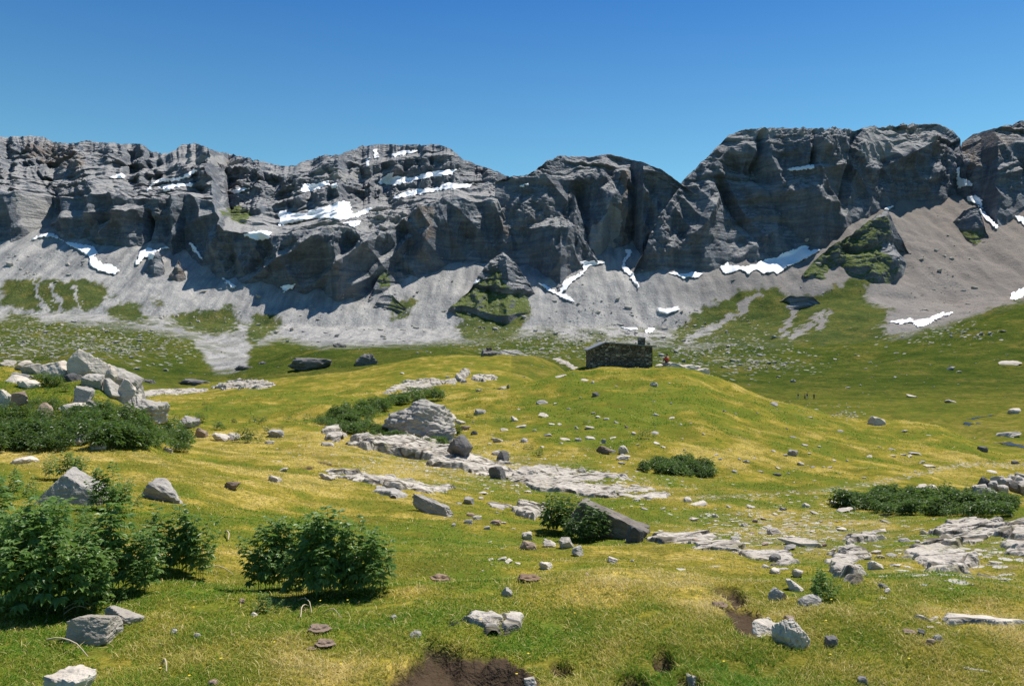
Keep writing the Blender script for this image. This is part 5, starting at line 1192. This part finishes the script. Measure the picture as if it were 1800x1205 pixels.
def person(loc, rz, pose, top, legs, label, group=None):
    r = tag(empty('person', loc, rz), label, 'person', group)
    if pose == 'sit':     # seated, knees drawn up, arms round the shins; +y is where the person faces
        hip, kn, ft = .12, (.42, .50), (.50, .05)
        J = [((0, 0, hip), .14, .11), ((0, -.02, .36), .125, .1), ((0, .03, .55), .16, .1), ((0, .05, .66), .055), ((0, .07, .76), .085, .095), ((0, .075, .86), .075, .085)]
        E = [(0, 1), (1, 2), (2, 3), (3, 4), (4, 5)]
        C = [(J[0][0], .15, .12), ((0, -.02, .36), .145, .12), ((0, .03, .54), .17, .115), ((0, .05, .62), .08)]; CE = [(0, 1), (1, 2), (2, 3)]
        L = [((0, 0, hip), .145, .12)]; LE = []
        for sx in (-1, 1):
            b = len(J); J += [((sx * .19, .04, .55), .055), ((sx * .26, .2, .36), .045), ((sx * .09, .42, .34), .035), ((sx * .05, .47, .34), .03), ((sx * .1, .06, hip), .085), ((sx * .12, kn[0], kn[1]), .06), ((sx * .12, ft[0], ft[1] + .04), .045), ((sx * .13, ft[0] + .17, ft[1]), .035)]
            E += [(2, b), (b, b + 1), (b + 1, b + 2), (b + 2, b + 3), (0, b + 4), (b + 4, b + 5), (b + 5, b + 6), (b + 6, b + 7)]
            c = len(C); C += [((sx * .19, .04, .55), .07), ((sx * .26, .2, .36), .06), ((sx * .11, .4, .34), .05)]; CE += [(2, c), (c, c + 1), (c + 1, c + 2)]
            l = len(L); L += [((sx * .1, .06, hip), .1), ((sx * .12, kn[0], kn[1]), .075), ((sx * .12, ft[0], ft[1] + .1), .06)]; LE += [(0, l), (l, l + 1), (l + 1, l + 2)]
        head = (0, .06, .83)
    else:                 # walking upright
        J = [((0, 0, .92), .13, .1), ((0, 0, 1.15), .12, .09), ((0, .01, 1.40), .16, .1), ((0, .02, 1.51), .05), ((0, .04, 1.60), .085, .095), ((0, .045, 1.70), .075, .085)]
        E = [(0, 1), (1, 2), (2, 3), (3, 4), (4, 5)]
        C = [((0, 0, .88), .15, .12), ((0, 0, 1.15), .14, .11), ((0, .01, 1.38), .175, .115), ((0, .02, 1.47), .08)]; CE = [(0, 1), (1, 2), (2, 3)]
        L = [((0, 0, .92), .14, .11)]; LE = []
        for sx in (-1, 1):
            st = .22 * sx
            b = len(J); J += [((sx * .19, .01, 1.40), .055), ((sx * .24, -.3 * st, 1.12), .045), ((sx * .23, .12 - .5 * st, .90), .035), ((sx * .23, .14 - .5 * st, .82), .03), ((sx * .1, 0, .88), .085), ((sx * .1, .5 * st + .04, .48), .06), ((sx * .1, st, .08), .045), ((sx * .11, st + .16, .04), .035)]
            E += [(2, b), (b, b + 1), (b + 1, b + 2), (b + 2, b + 3), (0, b + 4), (b + 4, b + 5), (b + 5, b + 6), (b + 6, b + 7)]
            c = len(C); C += [((sx * .19, .01, 1.40), .07), ((sx * .24, -.3 * st, 1.14), .06)]; CE += [(2, c), (c, c + 1)]
            l = len(L); L += [((sx * .1, 0, .86), .1), ((sx * .1, .5 * st + .04, .48), .075), ((sx * .1, st, .12), .06)]; LE += [(0, l), (l, l + 1), (l + 1, l + 2)]
        head = (0, .03, 1.675)
    skin_body('body', J, E, M_SKIN, r)
    skin_body('jacket', C, CE, top, r); skin_body('trousers', L, LE, legs, r)
    V, F = ICO[2]
    Vh = V * np.array([.1, .112, .1]); Vh[:, 2] = np.where(Vh[:, 2] < -.02, -.02 + (Vh[:, 2] + .02) * np.where(V[:, 1] < 0, .9, .1), Vh[:, 2])
    link('hair', mesh_np('hair', Vh + np.array([head[0], head[1] - .012, head[2] + .02]), F, True), M_HAIR, r)
    return r
sR = 86.5 / FPX
person(((1173 - CX) * sR, 86.5, (CY - 637) * sR), math.radians(25), 'sit', M_REDC, M_DARKC, 'person in a red jacket sitting on a pale boulder beside the hut')
for x, lb in ((857.5, 'person in dark clothes sitting on the far outcrop, left of two'), (862.5, 'person in dark clothes sitting on the far outcrop, right of two')):
    sF = 157 / FPX
    person(((x - CX) * sF, 157, (CY - 616.5) * sF), math.radians(170), 'sit', M_DARKC, M_DARKC, lb, 'hikers far away')
for x, y, lb, tp, lg in ((1403, 701, 'walker with pale legs on the valley floor, leftmost of the distant walkers', M_DARKC, M_LIGHTC), (1415, 702, 'walker in the middle of the distant group, all in dark clothes', M_DARKC, M_DARKC), (1419, 701, 'walker close beside the middle one of the distant group', M_DARKC, M_LIGHTC), (1431, 703, 'walker in dark clothes, rightmost of the distant walkers', M_DARKC, M_DARKC)):
    g = hit(x, y, 150)
    person((g.x, g.y, g.z), math.radians(40 + x % 7 * 30), 'walk', tp, lg, lb, 'hikers far away')

# ---------------------------------------------------------------- stream in the far valley
t = NT('water'); n_ = t.noise(t.coord('World', (.5, 2, 1)), 1.2, 3, .5)
M_WATER = t.done((.03, .032, .028), t.bump(n_, .4, .1), .2, .35)
def stream(poly):
    c = [hit(a, b, 110) for a, b in poly]; pw = [(p.x, p.y) for p in c]
    X, Y = np.meshgrid(np.linspace(min(p[0] for p in pw), max(p[0] for p in pw), 60), np.linspace(min(p[1] for p in pw), max(p[1] for p in pw), 50))
    wx = X + .8 * fbm2(X / 4, Y / 4, 2, 3); k = in_poly(wx, Y, pw)
    F = grid_faces(*X.shape); F = F[k.ravel()[F].all(1)]
    if not len(F): return
    V = np.stack([X, Y, ground_z(X, Y) + .06], -1).reshape(-1, 3)
    u = np.unique(F); mp = np.zeros(len(V), int); mp[u] = np.arange(len(u))
    o = link('stream', mesh_np('stream', V[u], mp[F], True), M_WATER); o['kind'] = 'structure'
for pl in ([(1740, 778), (1765, 776), (1800, 784), (1850, 790), (1850, 793), (1795, 787), (1760, 781)], [(1690, 746), (1720, 742), (1724, 744), (1700, 748)], [(1694, 736), (1740, 730), (1762, 729), (1720, 735)]):
    stream(pl)
# ---------------------------------------------------------------- leafy mountain plants
def mat_leaf(name, a, b, y):
    t = NT(name)
    ti = t.at('tint'); w = t.coord('World'); n = t.noise(w, 3.0, 3, .6)
    c = t.mix(ti, a, b)
    c = t.mix(t.math('MULTIPLY', t.ramp(ti, [(.86, 0.0), (.97, 1.0)]), .8), c, y)
    c = t.mix(t.math('MULTIPLY', n, .4), c, a)
    t.put(t.b.inputs['Base Color'], c)
    t.b.inputs['Roughness'].default_value = .42
    t.b.inputs['Specular IOR Level'].default_value = .45
    tr = t.new('ShaderNodeBsdfTranslucent'); t.put(tr.inputs[0], t.mix(.5, c, (.2, .32, .03)))
    mx = t.new('ShaderNodeMixShader'); mx.inputs[0].default_value = .46
    t.l.new(t.b.outputs[0], mx.inputs[1]); t.l.new(tr.outputs[0], mx.inputs[2])
    t.l.new(mx.outputs[0], t.n['Material Output'].inputs[0])
    return t.m
M_LEAF = mat_leaf('dark_leaf', (.10, .19, .04), (.25, .37, .10), (.42, .40, .13))
M_LEAF2 = mat_leaf('far_leaf', (.036, .078, .016), (.085, .15, .028), (.14, .16, .035))
t_ = NT('plant_stem'); M_STEM = t_.done((.075, .095, .03), None, .7)
t_ = NT('dry_stalk'); M_STALK = t_.done(t_.mix(t_.noise(t_.coord(), 12, 3), (.36, .28, .17), (.55, .46, .33)), None, .8)

def leaf_palmate(L, lobes, rng, droop):
    """five-fingered leaf in the xy plane, stalk at the origin, pointing to +x; returns verts, quads."""
    V, F = [], []
    for a, l in lobes:
        ll = L * l * rng.uniform(.85, 1.1); ca, sa = math.cos(a), math.sin(a); w = ll * .2
        b = len(V)
        for u, v, z in ((0, 0, 0), (ll * .55, w, .06 * L - droop * ll * .25), (ll, 0, -droop * ll), (ll * .5, -w, .06 * L - droop * ll * .25)):
            V.append((u * ca - v * sa, u * sa + v * ca, z))
        F.append((b, b + 1, b + 2, b + 3))
    return V, F
LOB5 = [(0, 1.0), (.62, .92), (-.62, .92), (1.3, .72), (-1.3, .72)]
LOB3 = [(0, 1.0), (.85, .85), (-.85, .85)]

def stem_arrays(seed, h, leaf, n, lobes):
    """one stem standing at the origin: (leaf verts, leaf quads, tint, stem verts, stem quads)."""
    rng = random.Random(seed)
    V, F, T, SV, SF = [], [], [], [], []
    lean = (rng.uniform(-.12, .12), rng.uniform(-.12, .12))
    def axis(t): return (lean[0] * h * t * t, lean[1] * h * t * t, h * t)
    for k in range(4):
        c = axis(k / 3); r = .006 * (1 - .6 * k / 3)
        for j in range(3):
            SV.append((c[0] + r * math.cos(j * 2.09), c[1] + r * math.sin(j * 2.09), c[2]))
    for k in range(3):
        for j in range(3):
            SF.append((k * 3 + j, k * 3 + (j + 1) % 3, k * 3 + 3 + (j + 1) % 3, k * 3 + 3 + j))
    for i in range(n):
        f = i / max(n - 1, 1)
        t = .22 + .78 * f ** .75
        a = i * 2.4 + rng.uniform(-.4, .4)
        up = -.3 + .75 * f + rng.uniform(-.25, .25)
        L = leaf * (1.05 - .5 * f) * rng.uniform(.8, 1.2)
        pet = leaf * (1.1 - .85 * f) * rng.uniform(.7, 1.2)
        c = axis(t)
        lv, lf = leaf_palmate(L, lobes, rng, .35)
        R = Matrix.Rotation(a, 3, 'Z') @ Matrix.Rotation(-up * .8, 3, 'Y') @ Matrix.Rotation(rng.uniform(-.4, .4), 3, 'X')
        o = Vector(c) + Matrix.Rotation(a, 3, 'Z') @ Vector((pet * math.cos(.5), 0, pet * .45))
        b = len(V)
        for p in lv: V.append(tuple(o + R @ Vector(p)))
        F += [tuple(b + q for q in ff) for ff in lf]
        tint = rng.random() * .85 + (.15 if f < .2 and rng.random() < .5 else 0)
        T += [tint] * len(lv)
    return np.array(V), np.array(F), np.array(T), np.array(SV), np.array(SF)

STEMS = {'near': [stem_arrays(i, 1.0, .15, 27, LOB5) for i in range(8)],
         'mid': [stem_arrays(20 + i, 1.0, .25, 19, LOB3) for i in range(6)],
         'far': [stem_arrays(40 + i, 1.0, .34, 15, [(0, 1.0), (1.0, .9), (-1.0, .9)]) for i in range(6)]}

def plant(label, stems, lod, seed, group=None, name='leafy_plant', cat='plant', mat=None):
    """stems: list of (X, Y, height, lean_x, lean_y)."""
    rng = random.Random(seed)
    cx = sum(s[0] for s in stems) / len(stems); cy = sum(s[1] for s in stems) / len(stems)
    cz = float(ground_z(cx, cy))
    root = tag(empty(name, (cx, cy, cz)), label, cat, group)
    LV, LF, LT, SV, SF = [], [], [], [], []
    nl = ns = 0
    for X, Y, h, lx, ly in stems:
        lv, lf, lt, sv, sf = rng.choice(STEMS[lod])
        a = rng.uniform(0, 6.28); c, s = math.cos(a), math.sin(a)
        gz = float(ground_z(X, Y))
        def put(v):
            x = v[:, 0] * c - v[:, 1] * s; y = v[:, 0] * s + v[:, 1] * c; z = v[:, 2]
            return np.stack([x * h + X - cx + lx * z * z * h, y * h + Y - cy + ly * z * z * h, z * h * (1 - .25 * (lx * lx + ly * ly)) + gz - cz - .02], -1)
        LV.append(put(lv)); LF.append(lf + nl); LT.append(np.clip(lt + rng.uniform(-.12, .12), 0, 1)); nl += len(lv)
        SV.append(put(sv)); SF.append(sf + ns); ns += len(sv)
    me = mesh_np('leaves', np.concatenate(LV), np.concatenate(LF), False); attr(me, 'tint', np.concatenate(LT))
    link('leaves', me, mat or (M_LEAF if lod == 'near' else M_LEAF2), root)
    link('stems', mesh_np('stems', np.concatenate(SV), np.concatenate(SF), False), M_STEM, root)
    return root

def clump(x, y, w, hpx, n, label, seed, lod='near', deep=.8, ymin=0, group=None, spread=.35):
    """a bush whose foot is at photo pixel (x, y), w wide and hpx tall there."""
    g = hit(x, y, ymin); s = g.y / FPX
    rx, ry, H = w * s * .5 * .72, w * s * .5 * deep * .72, hpx * s
    rng = random.Random(seed); st = []
    for _ in range(int(n * .84 + .5)):
        a, r = rng.uniform(0, 6.283), math.sqrt(rng.random())
        dx, dy = math.cos(a) * r, math.sin(a) * r
        hh = H * 1.03 * (1 - .54 * r * r) * rng.uniform(.86, 1.02)
        st.append((g.x + dx * rx, g.y + ry * .8 + dy * ry, hh, dx * spread * rng.uniform(.5, 1.3), dy * spread * rng.uniform(.5, 1.3)))
    return plant(label, st, lod, seed, group)

clump(40, 1092, 260, 212, 48, 'large dark leafy bush filling the lower left edge of the picture', 1, deep=.9)
clump(-60, 1010, 200, 180, 26, 'dark leafy bush cut by the left edge behind the largest bush', 2)
clump(185, 1052, 150, 170, 30, 'tall dark leafy bush just right of the largest left bush', 3)
clump(300, 1020, 150, 130, 26, 'rounded leafy bush, rightmost of the left foreground bushes', 4)
clump(70, 955, 200, 78, 30, 'low dark leafy bush in front of the triangular boulder', 5)
clump(190, 900, 110, 88, 20, 'upright leafy bush right of the triangular boulder', 6)
clump(105, 850, 120, 55, 20, 'feathery leafy bush behind the triangular boulder', 7)
clump(15, 880, 90, 60, 14, 'dark leafy bush between the left edge and the triangular boulder', 8)
clump(200, 1062, 46, 40, 6, 'small leafy sprig at the foot of the left bushes', 9)
clump(478, 1042, 130, 140, 24, 'left part of the middle bush, shaded and dark at its foot', 11)
clump(560, 1058, 160, 166, 34, 'tallest leafy bush in the middle foreground', 12)
clump(640, 1050, 110, 130, 20, 'paler right part of the middle bush', 13)
clump(465, 1082, 60, 45, 7, 'small low leafy plant in front of the middle bush', 14)
clump(1446, 1058, 66, 62, 12, 'little dark leafy bush alone among the right-hand stones', 15)
clump(985, 940, 92, 74, 22, 'leafy bush growing against the left of the slanting rock', 16, 'mid')
clump(1034, 953, 96, 66, 22, 'leafy bush hiding the middle of the slanting rock', 17, 'mid')
for i, (x, y, w, h, n, lb) in enumerate([(357, 712, 30, 8, 5, 'small dark plant tuft on the yellow meadow, upper of two'), (364, 722, 24, 9, 5, 'small dark plant tuft on the yellow meadow, lower of two'), (345, 742, 44, 18, 8, 'dark plant above the broken rock heap'), (385, 756, 40, 16, 8, 'leafy plant behind the pale cracked rock'),
        (430, 778, 66, 26, 14, 'leafy dark plant bank running down from the cracked rock'), (415, 745, 26, 12, 4, 'left one of the dark plant dots on the meadow'), (447, 745, 54, 16, 9, 'wide dark plant in the row of dots on the meadow'), (506, 742, 32, 11, 5, 'round dark plant, right one in the row on the meadow'),
        (478, 762, 46, 15, 7, 'dark plant partly covering a grey rock on the meadow'), (1137, 772, 44, 20, 8, 'loose dark bush on the hut mound between stones'), (945, 803, 36, 18, 6, 'dark low plant at the left foot of the mound'), (928, 790, 22, 14, 4, 'tiny dark plant just above the low one at the mound foot'),
        (880, 742, 26, 12, 4, 'dark tuft beside a grey stone left on the mound'), (1030, 746, 10, 10, 2, 'single dark sprig among the mound stones'), (1147, 746, 8, 9, 2, 'single dark sprig upslope of the loose bush'), (962, 824, 40, 9, 6, 'flat green plant patch at the edge of the broken bedrock'), (1020, 830, 50, 10, 8, 'wider green plant patch behind the broken bedrock'),
        (830, 735, 22, 12, 3, 'small green plant right of the layered boulder'), (800, 768, 36, 26, 8, 'dark leafy plant hugging the right foot of the layered boulder'), (815, 706, 22, 6, 3, 'dark tuft on the path above the layered boulder'), (1095, 1100, 0, 0, 0, '')]):
    if n: clump(x, y, w, h, n, lb, 60 + i, 'mid' if h > 16 else 'far')
clump(792, 1098, 16, 22, 2, 'tiny dark sprig at the left end of the knobbly slab', 91, 'mid')
clump(833, 1080, 14, 22, 2, 'tiny dark sprig behind the knobbly slab', 92, 'mid')

def bed(poly, hpx, n, k, label, group, seed, lod='far', ymin=0, yscale=1.0):
    """a plant bed: stems rooted inside a traced outline, gathered into k neighbouring plants."""
    rng = np.random.default_rng(seed)
    xs_ = [p[0] for p in poly]; ys_ = [p[1] for p in poly]
    pts = []
    guard = 0
    while len(pts) < n and guard < 60000:
        guard += 1
        x, y = rng.uniform(min(xs_), max(xs_)), rng.uniform(min(ys_), max(ys_))
        if not in_poly(np.array([x]), np.array([y]), poly)[0]: continue
        g = hit(x, y, ymin)
        if fbm2(np.array([g.x * .9]), np.array([g.y * .9]), 3, seed)[0] < -.38: continue
        pts.append((g.x, g.y, g.y / FPX * hpx * rng.uniform(.75, 1.05) * (.85 + .55 * fbm2(np.array([g.x * .8]), np.array([g.y * .5]), 2, seed + 3)[0])))
    P_ = np.array(pts); C = P_[rng.choice(len(P_), k, replace=False), :2]
    for _ in range(5):
        d = np.hypot(P_[:, None, 0] - C[None, :, 0], P_[:, None, 1] - C[None, :, 1]); a = d.argmin(1)
        C = np.array([P_[a == i, :2].mean(0) if (a == i).any() else C[i] for i in range(k)])
    for i in range(k):
        q = P_[a == i]
        if len(q): plant(label, [(x, y, h, rng.uniform(-.2, .2), rng.uniform(-.2, .2)) for x, y, h in q], lod, seed + i, group)
bed([(-40, 735), (60, 742), (120, 738), (200, 740), (250, 748), (310, 766), (338, 785), (330, 796), (250, 790), (150, 792), (60, 796), (-40, 798)], 36, 1100, 9, 'dark green leafy plant in the dense patch below the boulder pile', 'plants of the patch below the boulder pile', 201, 'mid')
bed([(-40, 700), (40, 705), (100, 705), (130, 725), (60, 742), (-40, 742)], 17, 110, 3, 'leafy plant on the knoll between the patch and the boulder pile', 'plants between the patch and the pile', 211, 'mid')
bed([(130, 705), (200, 706), (225, 728), (190, 736), (120, 730)], 14, 60, 2, 'leafy plant growing against the foot of the boulder pile', 'plants at the foot of the pile', 221, 'mid')
bed([(60, 668), (110, 668), (120, 690), (80, 692)], 18, 36, 2, 'dark leafy plant in the shade of the topmost pile boulders', 'plants in the shade of the pile', 226, 'mid')
bed([(535, 745), (590, 728), (650, 712), (700, 700), (760, 692), (790, 700), (760, 706), (690, 715), (655, 740), (640, 765), (610, 765), (565, 748)], 17, 620, 5, 'dark low plant spreading left of and behind the layered boulder', 'plants round the layered boulder', 231)
bed([(655, 755), (690, 770), (740, 776), (782, 780), (775, 788), (700, 776), (650, 772)], 16, 220, 3, 'dark low plant between the layered boulder and the lichened ridge', 'plants in front of the layered boulder', 241)
bed([(1122, 825), (1150, 819), (1210, 816), (1262, 823), (1272, 834), (1240, 840), (1180, 836), (1140, 832)], 20, 420, 3, 'dark leafy plant in the oval bed at the foot of the mound', 'plants of the oval bed', 251)
bed([(1472, 886), (1500, 880), (1560, 874), (1660, 874), (1760, 880), (1790, 888), (1770, 908), (1640, 908), (1560, 906), (1530, 898), (1480, 897)], 28, 900, 7, 'dark green leafy plant in the long bed at right', 'plants of the long bed at right', 261)

# dry stalks lying round the bushes
def stalk(x0, y0, x1, y1, r, label, lift=.02):
    a, b = hit(x0, y0), hit(x1, y1)
    rng = random.Random(int(x0 + y0)); n = 7; V, F = [], []
    d = (b - a); side = Vector((-d.y, d.x, 0)).normalized()
    for k in range(n):
        t = k / (n - 1); c = a.lerp(b, t) + side * (math.sin(t * 3.1) * .04 * d.length * rng.uniform(.6, 1.4))
        c.z = max(c.z, float(ground_z(c.x, c.y))) + lift + (.04 * math.sin(t * 3.1))
        rr = r * (1 - .5 * t)
        for j in range(5):
            an = j * 1.2566
            V.append(tuple(c + side * rr * math.cos(an) + Vector((0, 0, rr * math.sin(an)))))
    for k in range(n - 1):
        for j in range(5): F.append((k * 5 + j, k * 5 + (j + 1) % 5, k * 5 + 5 + (j + 1) % 5, k * 5 + 5 + j))
    return tag(link('dry_stalk', mesh_np('dry_stalk', np.array(V), np.array(F), True), M_STALK), label, 'dry stalk')
stalk(82, 1130, 155, 1161, .006, 'long bleached stalk lying below the leftmost bush')
stalk(112, 1075, 165, 1072, .005, 'dry stalk poking out at the foot of the leftmost bush')
stalk(112, 1084, 160, 1078, .005, 'second dry stalk just under the one at the leftmost bush')
stalk(524, 1060, 548, 1082, .005, 'short bleached stalk in front of the middle bush')
stalk(528, 1090, 542, 1070, .005, 'crossing bleached stalk in front of the middle bush')
stalk(568, 1083, 600, 1092, .004, 'thin dry stalk right below the middle bush')
stalk(396, 938, 401, 952, .011, 'short curved white stick in the grass between the left and middle bushes')
stalk(360, 1002, 410, 1013, .006, 'dry brownish stalk between the left and middle bushes')
stalk(285, 1172, 292, 1187, .007, 'short broken stalk in the grass at lower left')
# ---------------------------------------------------------------- short turf blades near the viewer
def mat_blade():
    t = NT('grass_blade')
    d = t.at('dry')
    c = t.ramp(d, [(0, (.10, .235, .018)), (.3, (.22, .30, .03)), (.55, (.42, .38, .06)), (.78, (.60, .50, .14)), (1, (.74, .60, .27))])
    t.put(t.b.inputs['Base Color'], c); t.b.inputs['Roughness'].default_value = .6
    tr = t.new('ShaderNodeBsdfTranslucent'); t.put(tr.inputs[0], c)
    mx = t.new('ShaderNodeMixShader'); mx.inputs[0].default_value = .35
    t.l.new(t.b.outputs[0], mx.inputs[1]); t.l.new(tr.outputs[0], mx.inputs[2])
    t.l.new(mx.outputs[0], t.n['Material Output'].inputs[0]); return t.m
def make_grass(n=500000):
    r = np.random.default_rng(77)
    x = r.uniform(-160, 1960, n); v = r.random(n)
    # depth spread so that the picture is covered evenly
    y = 1240 - (1240 - 635) * v ** 1.0
    Yl = np.exp(np.linspace(math.log(2.6), math.log(110), 320))
    # depth at each pixel, by columns
    cols = np.arange(-160, 1961, 20.0); tab = np.zeros((len(cols), 240)); yy = np.linspace(1260, 620, 240)
    for i, c in enumerate(cols):
        z = base_z((c - CX) / FPX * Yl, Yl); yp = np.minimum.accumulate(CY - z / Yl * FPX)
        tab[i] = np.interp(-yy, -yp, Yl)
    fi = (x + 160) / 20; i0 = np.clip(fi.astype(int), 0, len(cols) - 2); a = fi - i0
    fj = (1260 - y) / 640 * 239; j0 = np.clip(fj.astype(int), 0, 238); b = fj - j0
    Y = (tab[i0, j0] * (1 - a) + tab[i0 + 1, j0] * a) * (1 - b) + (tab[i0, j0 + 1] * (1 - a) + tab[i0 + 1, j0 + 1] * a) * b
    Y = Y * np.exp(r.normal(0, .02, n))
    X = (x - CX) / FPX * Y
    ok = (Y < 98) & (Y > 2.5); X, Y = X[ok], Y[ok]
    z = ground_z(X, Y)
    g, dry, lush, soil, stony = cover(X, Y, z)
    tuft = fbm2(X / .35, Y / .35, 3, 91); big = fbm2(X / 2.2, Y / 2.2, 3, 92)
    keep = (r.random(len(X)) > soil * 1.1) & (r.random(len(X)) > stony * .6) & (tuft > -.6) & ((Y < 32) | (fbm2(X / 1.7, Y / 2.2, 4, 94, .65) > -.05))
    X, Y, z, dry, tuft, big = (q[keep] for q in (X, Y, z, dry, tuft, big))
    m = len(X)
    h = (.010 + .008 * np.clip(tuft + .3, 0, 1.4) + .010 * np.clip(big, 0, 1)) * r.uniform(.6, 1.7, m)
    h = np.maximum(h, Y * .0011 * r.uniform(.7, 1.5, m))
    w = np.maximum(.0026, Y / FPX * 1.1) * r.uniform(.7, 1.5, m)
    an = r.uniform(0, 6.283, m); la = r.uniform(0, 6.283, m); le = r.uniform(.6, 2.2, m) * h
    straw = r.random(m) < .035 * (Y < 16)
    le = np.where(straw, r.uniform(.03, .09, m), le); h = np.where(straw, r.uniform(.012, .03, m), h); dry = np.where(straw, 1.4, dry)
    dx, dy = np.cos(an) * w * .5, np.sin(an) * w * .5
    lx, ly = np.cos(la) * le, np.sin(la) * le
    p0 = np.stack([X - dx, Y - dy, z - .01], -1); p1 = np.stack([X + dx, Y + dy, z - .01], -1)
    q0 = np.stack([X - dx * .7 + lx * .4, Y - dy * .7 + ly * .4, z + h * .6], -1); q1 = np.stack([X + dx * .7 + lx * .4, Y + dy * .7 + ly * .4, z + h * .6], -1)
    tp = np.stack([X + lx, Y + ly, z + h], -1)
    V = np.stack([p0, p1, q1, q0, tp], 1).reshape(-1, 3)
    b = (np.arange(m) * 5)[:, None]
    F4 = b + np.array([[0, 1, 2, 3]]); F3 = b + np.array([[3, 2, 4]])
    me = mesh_np('grass', V, [F4, F3], False)
    d = np.clip(dry + .3 * tuft + .24 * r.normal(size=m), 0, 1)
    attr(me, 'dry', np.repeat(d, 5))
    return tag(link('grass', me, mat_blade()), 'short yellow-green grazed turf covering the foreground', 'grass', None, 'stuff')
make_grass()
def flowers():
    r = np.random.default_rng(5); V, F = [], []
    for _ in range(26):
        x, y = r.uniform(260, 1750), r.uniform(1000, 1200)
        h = hit(x, y); c = h + Vector((0, 0, .04)); n = len(V); s = .007
        V.append(tuple(c + Vector((0, 0, .003))))
        for k in range(7): V.append((c.x + s * math.cos(k * .8976), c.y + s * math.sin(k * .8976), c.z))
        for k in range(7): F.append((n, n + 1 + k, n + 1 + (k + 1) % 7))
    t = NT('yellow_petal'); m = t.done((.75, .55, .03), None, .6)
    tag(link('tiny_flowers', mesh_np('tiny_flowers', np.array(V), np.array(F), False), m), 'tiny yellow flowers dotted over the foreground turf', 'flowers', None, 'stuff')
flowers()
